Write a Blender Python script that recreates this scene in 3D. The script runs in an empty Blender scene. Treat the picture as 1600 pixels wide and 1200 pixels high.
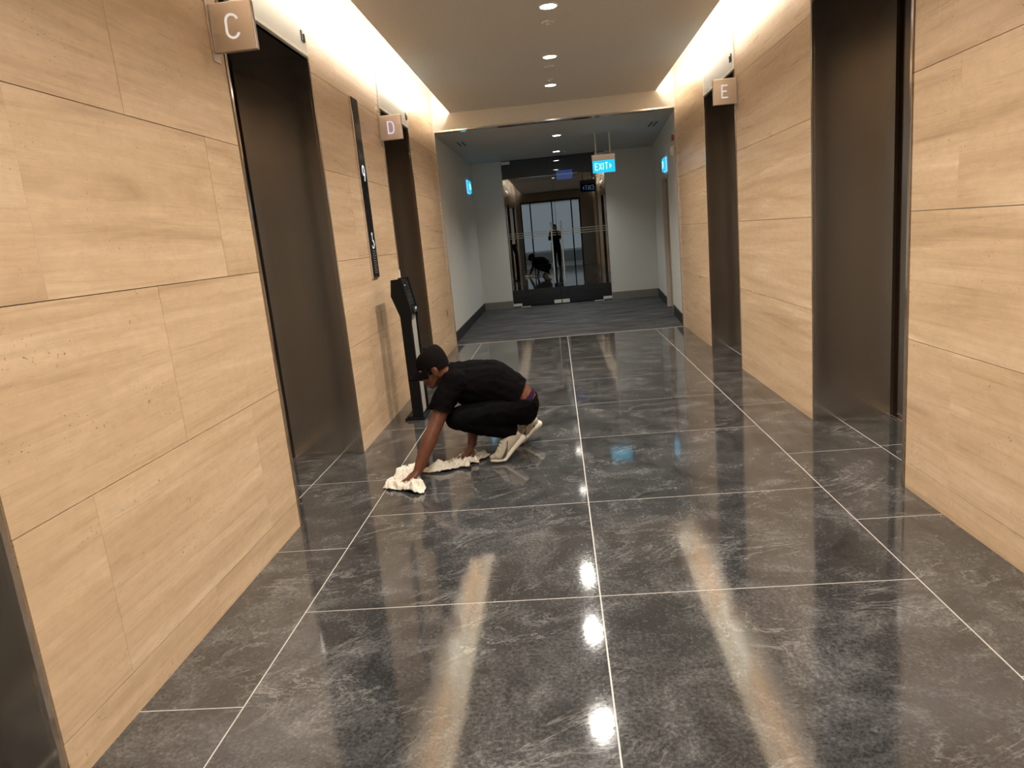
import bpy, bmesh, math, random
from mathutils import Vector, Matrix, noise
random.seed(7)
PI = math.pi
SC = bpy.context.scene
COL = SC.collection
S = 1.42                                   # metres per unit of camera height

# ------------------------------------------------------------------ camera
cd = bpy.data.cameras.new('camera')
cam = bpy.data.objects.new('camera', cd)
COL.objects.link(cam)
cd.sensor_width = 36.0
cd.lens = 24.817
cd.clip_start = 0.05
yaw, pitch, roll = -0.07836062, -0.20559726, -0.09446774
_f = Vector((math.sin(yaw) * math.cos(pitch), math.cos(yaw) * math.cos(pitch), math.sin(pitch)))
_r = Vector((math.cos(yaw), -math.sin(yaw), 0))
_u = _r.cross(_f)
_x = math.cos(roll) * _r + math.sin(roll) * _u
_y = -math.sin(roll) * _r + math.cos(roll) * _u
m3 = Matrix((_x, _y, -_f)).transposed()
cam.matrix_world = Matrix.Translation((0, 0, S)) @ m3.to_4x4()
SC.camera = cam

# ------------------------------------------------------------------ view, world, lights
SC.view_settings.view_transform = 'Standard'
SC.view_settings.look = 'None'
SC.view_settings.exposure = 0.0
SC.view_settings.gamma = 1.0
SC.view_settings.use_curve_mapping = False
SC.cycles.use_denoising = True
SC.cycles.max_bounces = 10
SC.cycles.diffuse_bounces = 5
SC.cycles.glossy_bounces = 6
SC.cycles.transparent_max_bounces = 12
SC.cycles.sample_clamp_indirect = 6.0
world = bpy.data.worlds.new('world')
SC.world = world
world.use_nodes = True
world.node_tree.nodes['Background'].inputs[0].default_value = (0.5, 0.55, 0.6, 1)
world.node_tree.nodes['Background'].inputs[1].default_value = 0.02

WL, WR = -1.487, 1.662                     # stone wall faces
CL, CR = -1.240, 1.425                     # edges of the dropped ceiling
ZC = 3.062                                 # lobby ceiling
ZV = 2.845                                 # vestibule ceiling
ZT = 3.36                                  # top of the coves
Y0, Y1, YG = -1.42, 9.72, 14.20            # back end, stone end, glass doors
WARM = (1.0, 0.89, 0.74)
DOWN = (1.0, 0.94, 0.86)

def lamp(name, kind, loc, energy, color, rot=(0, 0, 0), **kw):
    l = bpy.data.lights.new(name, kind)
    l.energy = energy
    l.color = color
    for k, v in kw.items():
        setattr(l, k, v)
    o = bpy.data.objects.new(name, l)
    o.location = loc
    o.rotation_euler = rot
    COL.objects.link(o)
    return o

COVE_W, DOWN_W, VEST_W, DAY_W = 95, 256, 165, 14
# strips of light on the lips of the dropped ceiling, aimed at the stone
lamp('cove_light', 'AREA', (CL + 0.03, (Y0 + Y1) / 2, ZC + 0.085), COVE_W, WARM,
     (0, math.radians(92), 0), shape='RECTANGLE', size=0.05, size_y=(Y1 - Y0) - 0.1)
lamp('cove_light', 'AREA', (CR - 0.03, (Y0 + Y1) / 2, ZC + 0.085), COVE_W, WARM,
     (0, math.radians(-92), 0), shape='RECTANGLE', size=0.05, size_y=(Y1 - Y0) - 0.1)
LOBBY_DOWN = [0.1, 1.5, 2.85, 4.26, 5.72, 7.27, 8.61]
VEST_DOWN = [11.25, 13.42]
for yy in LOBBY_DOWN:
    lamp('downlight_lamp', 'SPOT', (0.085, yy, ZC - 0.012), DOWN_W, DOWN,
         spot_size=math.radians(150), spot_blend=1.0, shadow_soft_size=0.06)
for yy in VEST_DOWN:
    lamp('downlight_lamp', 'SPOT', (0.146, yy, ZV - 0.012), VEST_W, (0.97, 1.0, 0.96),
         spot_size=math.radians(122), spot_blend=1.0, shadow_soft_size=0.06)
# daylight through the window of the bright room behind the photographer
lamp('window_daylight', 'AREA', (0.0, -5.6, 1.7), DAY_W, (0.80, 0.93, 1.0), (math.radians(90), 0, 0),
     shape='RECTANGLE', size=3.2, size_y=2.2)

# ------------------------------------------------------------------ node materials
MATS = {}
def new_mat(name):
    m = bpy.data.materials.new(name)
    m.use_nodes = True
    MATS[name] = m
    nt = m.node_tree
    return m, nt, nt.nodes['Principled BSDF']

def setp(b, **kw):
    names = dict(color='Base Color', rough='Roughness', metal='Metallic', spec='Specular IOR Level',
                 coat='Coat Weight', coat_rough='Coat Roughness', aniso='Anisotropic', emit='Emission Color',
                 emit_s='Emission Strength', trans='Transmission Weight', ior='IOR', alpha='Alpha',
                 sheen='Sheen Weight', sss='Subsurface Weight')
    for k, v in kw.items():
        if k in ('color', 'emit'):
            v = (*v, 1) if len(v) == 3 else v
        b.inputs[names[k]].default_value = v

def plain(name, color, rough=0.5, **kw):
    m, nt, b = new_mat(name)
    setp(b, color=color, rough=rough, **kw)
    return m

def nd(nt, typ, **kw):
    n = nt.nodes.new(typ)
    for k, v in kw.items():
        setattr(n, k, v)
    return n

def coords(nt, scale=(1, 1, 1), rand=0.0, kind='Object', rot=(0, 0, 0)):
    tc = nd(nt, 'ShaderNodeTexCoord')
    mp = nd(nt, 'ShaderNodeMapping')
    mp.inputs['Scale'].default_value = scale
    if any(rot):                            # turn first, then stretch
        mp.vector_type = 'TEXTURE'
        mp.inputs['Scale'].default_value = tuple(1 / q for q in scale)
    mp.inputs['Rotation'].default_value = rot
    src = tc.outputs[kind]
    if rand:
        oi = nd(nt, 'ShaderNodeObjectInfo')
        mul = nd(nt, 'ShaderNodeVectorMath', operation='SCALE')
        cmb = nd(nt, 'ShaderNodeCombineXYZ')
        m2 = nd(nt, 'ShaderNodeMath', operation='MULTIPLY')
        m2.inputs[1].default_value = 7.31
        fr = nd(nt, 'ShaderNodeMath', operation='FRACT')
        nt.links.new(oi.outputs['Random'], m2.inputs[0])
        nt.links.new(m2.outputs[0], fr.inputs[0])
        nt.links.new(oi.outputs['Random'], cmb.inputs[0])
        nt.links.new(fr.outputs[0], cmb.inputs[1])
        nt.links.new(fr.outputs[0], cmb.inputs[2])
        nt.links.new(cmb.outputs[0], mul.inputs[0])
        mul.inputs['Scale'].default_value = rand
        add = nd(nt, 'ShaderNodeVectorMath', operation='ADD')
        nt.links.new(src, add.inputs[0])
        nt.links.new(mul.outputs[0], add.inputs[1])
        src = add.outputs[0]
    nt.links.new(src, mp.inputs[0])
    return mp.outputs[0]

def tex(nt, vec, scale, detail=4, rough=0.55, dist=0.0):
    n = nd(nt, 'ShaderNodeTexNoise')
    n.inputs['Scale'].default_value = scale
    n.inputs['Detail'].default_value = detail
    n.inputs['Roughness'].default_value = rough
    n.inputs['Distortion'].default_value = dist
    nt.links.new(vec, n.inputs['Vector'])
    return n.outputs['Fac']

def ramp(nt, fac, stops, interp='LINEAR'):
    r = nd(nt, 'ShaderNodeValToRGB')
    r.color_ramp.interpolation = interp
    el = r.color_ramp.elements
    while len(el) < len(stops):
        el.new(0.5)
    for e, (p, c) in zip(el, stops):
        e.position = p
        e.color = (*c, 1) if not isinstance(c, (int, float)) else (c, c, c, 1)
    nt.links.new(fac, r.inputs[0])
    return r.outputs[0]

def mix(nt, fac, a, b, blend='MIX'):
    n = nd(nt, 'ShaderNodeMix', data_type='RGBA', blend_type=blend)
    for sock, v in ((n.inputs[0], fac), (n.inputs[6], a), (n.inputs[7], b)):
        if isinstance(v, (int, float)):
            sock.default_value = v
        elif isinstance(v, tuple):
            sock.default_value = (*v, 1) if len(v) == 3 else v
        else:
            nt.links.new(v, sock)
    return n.outputs[2]

def bump(nt, b, height, strength, dist=0.002):
    n = nd(nt, 'ShaderNodeBump')
    n.inputs['Strength'].default_value = strength
    n.inputs['Distance'].default_value = dist
    nt.links.new(height, n.inputs['Height'])
    nt.links.new(n.outputs[0], b.inputs['Normal'])

def travertine():
    m, nt, b = new_mat('travertine')
    v = coords(nt, (1, 0.30, 3.6), rand=37.0)
    v2 = coords(nt, (1, 0.55, 16.0), rand=11.0)
    v3 = coords(nt, (1, 1.0, 2.6), rand=5.0)
    base = tex(nt, v, 1.7, 6, 0.60, 1.1)
    fine = tex(nt, v2, 1.9, 7, 0.66, 0.9)
    mott = tex(nt, coords(nt, (1, 1.0, 1.7), rand=19.0), 16, 5, 0.65, 0.5)
    c1 = ramp(nt, base, [(0.28, (0.480, 0.330, 0.200)), (0.44, (0.592, 0.420, 0.260)), (0.56, (0.640, 0.464, 0.294)), (0.74, (0.730, 0.556, 0.375))])
    c2 = ramp(nt, fine, [(0.30, (0.78, 0.74, 0.70)), (0.44, (0.95, 0.94, 0.925)), (0.54, (1, 1, 1)), (0.70, (1.13, 1.14, 1.15))])
    col = mix(nt, 0.80, c1, c2, 'MULTIPLY')
    col = mix(nt, 0.55, col, ramp(nt, mott, [(0.3, (0.86, 0.85, 0.83)), (0.5, (1, 1, 1)), (0.7, (1.09, 1.10, 1.10))]), 'MULTIPLY')
    # small open pores, clustered in bands
    pores = tex(nt, coords(nt, (1, 1.0, 1.6), rand=3.0), 70, 3, 0.6)
    clus = tex(nt, v3, 3.2, 3, 0.6)
    p1 = ramp(nt, pores, [(0.30, 1.0), (0.36, 0.0)])
    p2 = ramp(nt, clus, [(0.53, 0.0), (0.60, 1.0)])
    pm = nd(nt, 'ShaderNodeMath', operation='MULTIPLY')
    nt.links.new(p1, pm.inputs[0]); nt.links.new(p2, pm.inputs[1])
    col = mix(nt, pm.outputs[0], col, (0.20, 0.125, 0.065))
    nt.links.new(col, b.inputs['Base Color'])
    rr = ramp(nt, fine, [(0.3, 0.36), (0.7, 0.25)])
    nt.links.new(rr, b.inputs['Roughness'])
    setp(b, spec=0.45)
    hm = nd(nt, 'ShaderNodeMath', operation='SUBTRACT')
    nt.links.new(fine, hm.inputs[0]); nt.links.new(pm.outputs[0], hm.inputs[1])
    bump(nt, b, hm.outputs[0], 0.18, 0.002)
    return m

def slate():
    m, nt, b = new_mat('slate_tile')
    v = coords(nt, (1, 1, 1), rand=53.0)
    vs = coords(nt, (0.55, 1.30, 1), rand=29.0, rot=(0, 0, math.radians(22)))
    mott = tex(nt, v, 2.6, 9, 0.68, 1.3)
    grain = tex(nt, v, 75, 4, 0.75)
    streak = tex(nt, vs, 3.4, 8, 0.66, 1.7)
    base = ramp(nt, mott, [(0.30, (0.020, 0.020, 0.020)), (0.46, (0.040, 0.040, 0.0395)), (0.56, (0.060, 0.060, 0.059)), (0.70, (0.115, 0.114, 0.111))])
    base = mix(nt, 0.75, base, ramp(nt, grain, [(0.30, 0.35), (0.50, 1.0), (0.70, 2.3)]), 'MULTIPLY')
    # thin pale veins: ridge of a distorted noise
    def vein(src, w):
        s = nd(nt, 'ShaderNodeMath', operation='SUBTRACT'); s.inputs[1].default_value = 0.5
        nt.links.new(src, s.inputs[0])
        a = nd(nt, 'ShaderNodeMath', operation='ABSOLUTE'); nt.links.new(s.outputs[0], a.inputs[0])
        return ramp(nt, a.outputs[0], [(0.0, 1.0), (w * 0.35, 0.55), (w, 0.0)])
    vv = vein(streak, 0.019)
    gate = ramp(nt, tex(nt, v, 2.3, 5, 0.65), [(0.48, 0.0), (0.64, 0.70)])
    vm = nd(nt, 'ShaderNodeMath', operation='MULTIPLY')
    nt.links.new(vv, vm.inputs[0]); nt.links.new(gate, vm.inputs[1])
    col = mix(nt, vm.outputs[0], base, (0.27, 0.262, 0.25))
    nt.links.new(col, b.inputs['Base Color'])
    rr = ramp(nt, grain, [(0.3, 0.045), (0.7, 0.085)])
    nt.links.new(rr, b.inputs['Roughness'])
    setp(b, spec=0.85)
    bump(nt, b, mott, 0.10, 0.002)
    return m

def steel(name, color, rough, aniso=0.5, brush=(1, 1, 60)):
    m, nt, b = new_mat(name)
    setp(b, color=color, rough=rough, metal=1.0, aniso=aniso)
    if aniso:
        tg = nd(nt, 'ShaderNodeTangent', direction_type='RADIAL', axis='Z')
        nt.links.new(tg.outputs[0], b.inputs['Tangent'])
        b.inputs['Anisotropic Rotation'].default_value = 0.25
    v = coords(nt, brush)
    g = tex(nt, v, 6.0, 4, 0.6)
    if name == 'sign_steel':
        nt.links.new(ramp(nt, g, [(0.3, rough * 0.9), (0.7, rough * 1.1)]), b.inputs['Roughness'])
    return m

def carpet():
    m, nt, b = new_mat('grey_carpet')
    v = coords(nt, (0.5, 5.0, 1))
    g = tex(nt, v, 3.0, 6, 0.7, 0.4)
    g2 = tex(nt, coords(nt, (20, 90, 1)), 4.0, 3, 0.6)
    col = ramp(nt, g, [(0.32, (0.022, 0.022, 0.023)), (0.5, (0.062, 0.062, 0.064)), (0.68, (0.150, 0.150, 0.152))])
    col = mix(nt, 0.5, col, ramp(nt, g2, [(0.3, 0.5), (0.7, 1.5)]), 'MULTIPLY')
    nt.links.new(col, b.inputs['Base Color'])
    setp(b, rough=0.95, spec=0.1)
    bump(nt, b, g2, 0.6, 0.004)
    return m

def paint(name, color, rough=0.6):
    m, nt, b = new_mat(name)
    g = tex(nt, coords(nt), 55, 3, 0.6)
    nt.links.new(mix(nt, 1.0, color, ramp(nt, g, [(0.3, 0.96), (0.7, 1.03)]), 'MULTIPLY'), b.inputs['Base Color'])
    setp(b, rough=rough, spec=0.3)
    bump(nt, b, g, 0.05, 0.001)
    return m

def emis(name, color, strength):
    m, nt, b = new_mat(name)
    setp(b, color=(0.02, 0.02, 0.02), emit=color, emit_s=strength, rough=0.4)
    return m

def glass_pane(name, tint, refl):
    m, nt, b = new_mat(name)
    nt.nodes.remove(b)
    out = nt.nodes['Material Output']
    t = nd(nt, 'ShaderNodeBsdfTransparent'); t.inputs[0].default_value = (*tint, 1)
    g = nd(nt, 'ShaderNodeBsdfGlossy'); g.inputs['Roughness'].default_value = 0.0
    g.inputs[0].default_value = (0.95, 0.98, 1, 1)
    fr = nd(nt, 'ShaderNodeFresnel'); fr.inputs[0].default_value = 1.5
    ad = nd(nt, 'ShaderNodeMath', operation='ADD'); ad.inputs[1].default_value = refl
    nt.links.new(fr.outputs[0], ad.inputs[0])
    mx = nd(nt, 'ShaderNodeMixShader')
    nt.links.new(ad.outputs[0], mx.inputs[0]); nt.links.new(t.outputs[0], mx.inputs[1]); nt.links.new(g.outputs[0], mx.inputs[2])
    nt.links.new(mx.outputs[0], out.inputs[0])
    return m

def fabric(name, color, scale=300, rough=0.9):
    m, nt, b = new_mat(name)
    g = tex(nt, coords(nt), scale, 2, 0.6)
    nt.links.new(mix(nt, 1.0, color, ramp(nt, g, [(0.3, 0.8), (0.7, 1.2)]), 'MULTIPLY'), b.inputs['Base Color'])
    setp(b, rough=rough, spec=0.15 if color[0] > 0.1 else 0.03)
    bump(nt, b, g, 0.2, 0.001)
    return m

def skin(name, color):
    m, nt, b = new_mat(name)
    g = tex(nt, coords(nt), 28, 4, 0.6)
    nt.links.new(mix(nt, 1.0, color, ramp(nt, g, [(0.3, (0.78, 0.74, 0.72)), (0.7, (1.2, 1.17, 1.15))]), 'MULTIPLY'), b.inputs['Base Color'])
    setp(b, rough=0.42, spec=0.45, sss=0.05)
    bump(nt, b, tex(nt, coords(nt), 160, 3), 0.12, 0.001)
    return m

travertine(); slate(); carpet()
steel('bronzed_steel', (0.68, 0.62, 0.555), 0.17, 0.5, (3, 3, 30))
steel('sign_steel', (0.70, 0.62, 0.56), 0.33, 0.0, (1, 1, 40))
steel('edge_steel', (0.80, 0.72, 0.64), 0.14, 0.0, (40, 40, 1))
steel('chrome', (0.82, 0.83, 0.84), 0.08, 0.0, (1, 1, 1))
paint('ceiling_paint', (0.62, 0.61, 0.58))
paint('cove_paint', (0.82, 0.76, 0.66))
paint('vestibule_paint', (0.68, 0.68, 0.64), 0.55)
paint('vestibule_ceiling_paint', (0.50, 0.51, 0.50))
paint('white_room_paint', (0.78, 0.80, 0.80))
paint('skirting_paint', (0.21, 0.20, 0.175), 0.4)
paint('dark_skirting_paint', (0.028, 0.028, 0.03), 0.45)
paint('door_paint', (0.34, 0.29, 0.235), 0.45)
paint('frame_paint', (0.56, 0.49, 0.40), 0.45)
paint('concrete', (0.055, 0.05, 0.045), 0.9)
plain('grout', (0.47, 0.44, 0.40), 0.7)
plain('joint_shadow', (0.045, 0.028, 0.016), 0.9)
plain('vertical_joint', (0.25, 0.165, 0.095), 0.9)
plain('black_soffit', (0.008, 0.007, 0.007), 0.35)
plain('white_back_painted_glass', (0.90, 0.91, 0.86), 0.08, coat=0.5)
plain('white_trim', (0.78, 0.77, 0.70), 0.3)
plain('black_gloss', (0.010, 0.010, 0.011), 0.12)
plain('black_satin', (0.006, 0.006, 0.0065), 0.42, spec=0.18)
plain('dark_plastic', (0.02, 0.02, 0.022), 0.35)
plain('grey_plastic', (0.36, 0.35, 0.32), 0.4)
plain('white_plastic', (0.72, 0.68, 0.60), 0.35)
plain('red_plastic', (0.30, 0.05, 0.04), 0.35)
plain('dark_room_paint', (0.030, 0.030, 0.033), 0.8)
emis('downlight_glow', (1.0, 0.95, 0.86), 25.0)
emis('exit_cyan', (0.0, 0.55, 0.90), 1.15)
emis('exit_white', (0.55, 0.95, 1.0), 1.5)
emis('exit_edge', (0.30, 0.62, 1.0), 1.0)
emis('blue_screen', (0.11, 0.25, 0.85), 1.3)
emis('letter_warm', (1.0, 0.88, 0.76), 0.75)
emis('letter_violet', (0.72, 0.62, 1.0), 1.0)
emis('led_white', (0.85, 0.92, 1.0), 1.1)
emis('key_grey', (0.40, 0.36, 0.32), 0.22)
emis('blue_led', (0.2, 0.45, 1.0), 1.6)
emis('daylight_window', (0.80, 0.92, 1.0), 0.45)
glass_pane('dark_glass', (0.36, 0.38, 0.38), 0.095)
glass_pane('clear_glass', (0.9, 0.93, 0.92), 0.02)
plain('frosted_stripe', (0.20, 0.19, 0.15), 0.6)
plain('satin_metal', (0.85, 0.84, 0.80), 0.42, metal=0.6)
fabric('black_tee_cloth', (0.0034, 0.0028, 0.0031))
fabric('black_trouser_cloth', (0.0045, 0.0043, 0.0045))
fabric('black_cap_cloth', (0.008, 0.0062, 0.0062))
fabric('purple_underwear_cloth', (0.022, 0.010, 0.030))
fabric('white_rag_cloth', (0.72, 0.66, 0.56), 180)
fabric('cream_mesh_cloth', (0.42, 0.37, 0.28), 240)
plain('exit_dark_blue', (0.004, 0.02, 0.05), 0.3)
plain('shoe_foam', (0.60, 0.54, 0.45), 0.6)
plain('shoe_dark', (0.05, 0.045, 0.05), 0.6)
skin('brown_skin', (0.118, 0.040, 0.0185))
plain('hair', (0.007, 0.005, 0.0045), 0.8, spec=0.1)
plain('white_bead', (0.7, 0.68, 0.62), 0.4)

# ------------------------------------------------------------------ mesh helpers
def wloc(o):
    v = Vector((0, 0, 0))
    while o is not None:
        v += o.location
        o = o.parent
    return v

def thing(name, label, cat, loc=(0, 0, 0), group=None):
    o = bpy.data.objects.new(name, None)
    o.empty_display_size = 0.1
    COL.objects.link(o)
    o.location = loc
    o['label'] = label
    o['category'] = cat
    if group:
        o['group'] = group
    return o

def tag(o, label, cat, group=None):
    o['label'] = label
    o['category'] = cat
    if group:
        o['group'] = group
    return o

def obj(name, bm, mat, parent=None, label=None, smooth=False, kind=None, origin=None):
    """bm holds world coordinates; the object's origin is its parent's, or `origin`."""
    if not isinstance(bm, bmesh.types.BMesh):
        bm = bm.bm()
    bmesh.ops.recalc_face_normals(bm, faces=bm.faces)
    me = bpy.data.meshes.new(name)
    off = wloc(parent) if parent is not None else Vector((0, 0, 0))
    loc = Vector((0, 0, 0))
    if origin is not None:
        loc = Vector(origin) - off
        off = Vector(origin)
    bmesh.ops.translate(bm, vec=-off, verts=bm.verts)
    if smooth:
        for f in bm.faces:
            f.smooth = True
    bm.to_mesh(me)
    bm.free()
    me.materials.append(MATS[mat])
    o = bpy.data.objects.new(name, me)
    o.location = loc
    COL.objects.link(o)
    if parent is not None:
        o.parent = parent
    if label:
        o['label'] = label
    if kind:
        o['kind'] = kind
    return o

def struct(name, bm, mat, parent=None, **kw):
    o = obj(name, bm, mat, parent, **kw)
    o['kind'] = 'structure'
    return o

def NB():
    return bmesh.new()

def box(bm, x0, x1, y0, y1, z0, z1, bev=0.0, fn=None):
    vs = [bm.verts.new((x, y, z)) for x in (x0, x1) for y in (y0, y1) for z in (z0, z1)]
    idx = [(0, 1, 3, 2), (4, 6, 7, 5), (0, 4, 5, 1), (2, 3, 7, 6), (0, 2, 6, 4), (1, 5, 7, 3)]
    fs = [bm.faces.new([vs[i] for i in q]) for q in idx]
    if bev:
        es = set(e for f in fs for e in f.edges)
        r = bmesh.ops.bevel(bm, geom=list(es), offset=bev, segments=2, profile=0.5, affect='EDGES')
        vs = list(set(v for f in r['faces'] for v in f.verts) | set(v for v in vs if v.is_valid))
    if fn:
        for v in vs:
            v.co = fn(v.co)
    return bm

def cyl(bm, p, q, r, r2=None, n=16):
    p, q = Vector(p), Vector(q)
    r2 = r if r2 is None else r2
    d = (q - p).normalized()
    a = d.orthogonal().normalized()
    b = d.cross(a)
    A, B = [], []
    for i in range(n):
        t = 2 * PI * i / n
        w = math.cos(t) * a + math.sin(t) * b
        A.append(bm.verts.new(p + w * r)); B.append(bm.verts.new(q + w * r2))
    for i in range(n):
        j = (i + 1) % n
        bm.faces.new((A[i], A[j], B[j], B[i]))
    bm.faces.new(A[::-1]); bm.faces.new(B)
    return bm

def prism(bm, pts, fn, d0, d1):
    """pts: outline; fn(u, v, d) -> world; extruded from d0 to d1"""
    A = [bm.verts.new(fn(u, v, d0)) for u, v in pts]
    B = [bm.verts.new(fn(u, v, d1)) for u, v in pts]
    n = len(pts)
    for i in range(n):
        j = (i + 1) % n
        bm.faces.new((A[i], A[j], B[j], B[i]))
    bm.faces.new(A[::-1]); bm.faces.new(B)
    return bm

def lathe(bm, prof, fn, n=24):
    rings = []
    for r, h in prof:
        rings.append([bm.verts.new(fn(r * math.cos(2 * PI * i / n), r * math.sin(2 * PI * i / n), h)) for i in range(n)])
    for a, b in zip(rings, rings[1:]):
        for i in range(n):
            j = (i + 1) % n
            bm.faces.new((a[i], a[j], b[j], b[i]))
    bm.faces.new(rings[0][::-1]); bm.faces.new(rings[-1])
    return bm

def ribbon(bm, strokes, w, fn, d0, d1):
    """strokes as thick flat lines in (u, v), extruded d0..d1"""
    for pts in strokes:
        closed = len(pts) > 2 and pts[0] == pts[-1]
        P = [Vector(p) for p in (pts[:-1] if closed else pts)]
        n = len(P)
        L, Rr = [], []
        for i in range(n):
            a = P[(i - 1) % n] if (closed or i > 0) else None
            c = P[(i + 1) % n] if (closed or i < n - 1) else None
            t = Vector((0, 0))
            if a is not None: t += (P[i] - a).normalized()
            if c is not None: t += (c - P[i]).normalized()
            t.normalize()
            k = 1.0
            if a is not None and c is not None:
                k = 1.0 / max(0.5, t.dot((c - P[i]).normalized()))
            nn = Vector((-t.y, t.x)) * (w / 2) * k
            L.append(P[i] + nn); Rr.append(P[i] - nn)
        q = [[[bm.verts.new(fn(p.x, p.y, d)) for p in side] for d in (d0, d1)] for side in (L, Rr)]
        rng = range(n) if closed else range(n - 1)
        for i in rng:
            j = (i + 1) % n
            bm.faces.new((q[0][1][i], q[0][1][j], q[1][1][j], q[1][1][i]))
            bm.faces.new((q[0][0][i], q[1][0][i], q[1][0][j], q[0][0][j]))
            bm.faces.new((q[0][0][i], q[0][0][j], q[0][1][j], q[0][1][i]))
            bm.faces.new((q[1][0][i], q[1][1][i], q[1][1][j], q[1][0][j]))
        if not closed:
            for i in (0, n - 1):
                bm.faces.new((q[0][0][i], q[0][1][i], q[1][1][i], q[1][0][i]))
    return bm

def arc(cx, cy, rx, ry, a0, a1, n=10):
    return [(cx + rx * math.cos(math.radians(a0 + (a1 - a0) * i / n)), cy + ry * math.sin(math.radians(a0 + (a1 - a0) * i / n))) for i in range(n + 1)]

GLYPH = {   # unit boxes 0..0.6 by 0..1
    'C': [arc(0.30, 0.72, 0.28, 0.28, 15, 180, 12) + arc(0.30, 0.28, 0.28, 0.28, 180, 345, 12)],
    'D': [[(0.04, 0)] + [(0.04, 1)] + [(0.28, 1)] + arc(0.28, 0.70, 0.28, 0.30, 90, 0, 8)[1:] + arc(0.28, 0.30, 0.28, 0.30, 0, -90, 8) + [(0.04, 0)]],
    'E': [[(0.56, 1), (0.05, 1), (0.05, 0), (0.56, 0)], [(0.05, 0.52), (0.48, 0.52)]],
    'X': [[(0.02, 0), (0.58, 1)], [(0.02, 1), (0.58, 0)]],
    'I': [[(0.10, 0), (0.10, 1)]],
    'T': [[(0.0, 1), (0.56, 1)], [(0.28, 1), (0.28, 0)]],
    '9': [arc(0.30, 0.70, 0.25, 0.30, 0, 360, 18), [(0.55, 0.70), (0.54, 0.45), (0.48, 0.22), (0.36, 0.0)]],
}

# ------------------------------------------------------------------ floor
bm = NB(); box(bm, WL - 0.75, WR + 0.75, Y0 - 0.05, Y1, -0.14, -0.0007)
floor = struct('floor', bm, 'grout')
XL, XC, XR = -1.132, 0.068, 1.279
ROWS = [-1.42, -0.84, 0.36, 1.36, 2.57, 3.565, 4.76, 5.74, 6.735, 7.91, 8.90, Y1]
G = 0.0027
def tile(x0, x1, y0, y1, g=G):
    bm = NB()
    box(bm, x0 + g, x1 - g, y0 + g, y1 - g, -0.012, 0.0)
    return obj('tile', bm, 'slate_tile', floor, origin=((x0 + x1) / 2, (y0 + y1) / 2, 0))
for a, b_ in zip(ROWS, ROWS[1:]):
    tile(XL, XC, a, b_); tile(XC, XR, a, b_)
BORD_L = [-1.42, -0.40, 0.80, 1.98, 3.17, 4.16, 5.36, 6.55, 7.75, 8.94, Y1]
BORD_R = [-1.42, -0.42, 0.78, 1.96, 3.14, 4.13, 5.33, 6.52, 7.72, 8.91, Y1]
for a, b_ in zip(BORD_L, BORD_L[1:]):
    tile(WL - 0.165, XL, a, b_)
for a, b_ in zip(BORD_R, BORD_R[1:]):
    tile(XR, WR + 0.165, a, b_)
OPEN = {'B': (0.37, 1.625), 'C': (3.525, 4.775), 'D': (6.685, 7.94)}
for k, (a, b_) in OPEN.items():
    sp = [v for v in (BORD_L) if a + 0.1 < v < b_ - 0.1]
    es = [a - 0.02] + sp + [b_ + 0.02]
    for c, d in zip(es, es[1:]):
        tile(WL - 0.70, WL - 0.165, c, d)
        tile(WR + 0.165, WR + 0.70, c, d)
bm = NB(); box(bm, -2.6, 2.6, Y1 + 0.004, YG + 0.25, -0.14, 0.003)
struct('floor', bm, 'grey_carpet', label='dark grey streaked carpet before the glass doors')
bm = NB(); box(bm, WL, WR, Y1 - 0.003, Y1 + 0.004, -0.02, 0.0035)
struct('trim_1', bm, 'grout', label='thin metal strip between stone floor and carpet')

# ------------------------------------------------------------------ stone walls
ZS = [0.0, 0.137, 0.757, 1.361, 1.968, 2.575, ZT]
def stone_wall(name, wx, s, skip_joint):
    """s = -1 left, +1 right; the slab lies behind the stone face"""
    segs = [(Y0, OPEN['B'][0]), (OPEN['B'][1], OPEN['C'][0]), (OPEN['C'][1], OPEN['D'][0]), (OPEN['D'][1], Y1)]
    bm = NB()
    for a, b_ in segs:
        x = sorted((wx + s * 0.021, wx + s * 0.72))
        box(bm, x[0], x[1], a + 0.0 if a == Y0 else a + 0.020, b_ - 0.020 if b_ != Y1 else b_, -0.1, ZT)
    for k, (a, b_) in OPEN.items():
        x = sorted((wx + s * 0.05, wx + s * 0.72))
        box(bm, x[0], x[1], a - 0.020, b_ + 0.020, 2.70, ZT)
        x = sorted((wx + s * 0.66, wx + s * 0.72))
        box(bm, x[0], x[1], a - 0.020, b_ + 0.020, -0.1, 2.70)
    w = struct(name, bm, 'joint_shadow')
    for si, (a, b_) in enumerate(segs):
        a2 = a if a == Y0 else a + 0.030
        b2 = b_ if b_ == Y1 else b_ - 0.030
        for ri, (z0, z1) in enumerate(zip(ZS, ZS[1:])):
            js = [a2]
            off = 1.99 if ri in (1, 3) else 2.57
            j = off - 1.165 * 4
            while j < b2 - 0.12:
                if j > a2 + 0.12 and (si == 1 or si == 0):
                    js.append(j)
                j += 1.165
            if si == 2 and s == -1 and ri % 2 == 1:
                js.append(5.36)
            if s == 1 and si == 1:
                js = [a2] + ([3.11 - 1.165, 3.11] if ri % 2 else [2.52])
            js.append(b2)
            for c, d in zip(js, js[1:]):
                bm = NB()
                g0 = 0.0006 if c != a2 else 0.0
                g1 = 0.0006 if d != b2 else 0.0
                t = random.uniform(0, 0.0012)
                x = sorted((wx + s * t, wx + s * 0.0215))
                box(bm, x[0], x[1], c + g0, d - g1, z0 + (0.0014 if z0 else 0), z1 - 0.0014)
                obj('stone_panel', bm, 'travertine', w, origin=(wx, (c + d) / 2, (z0 + z1) / 2))
    return w
wall_left = stone_wall('wall_left', WL, -1, None)
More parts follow.
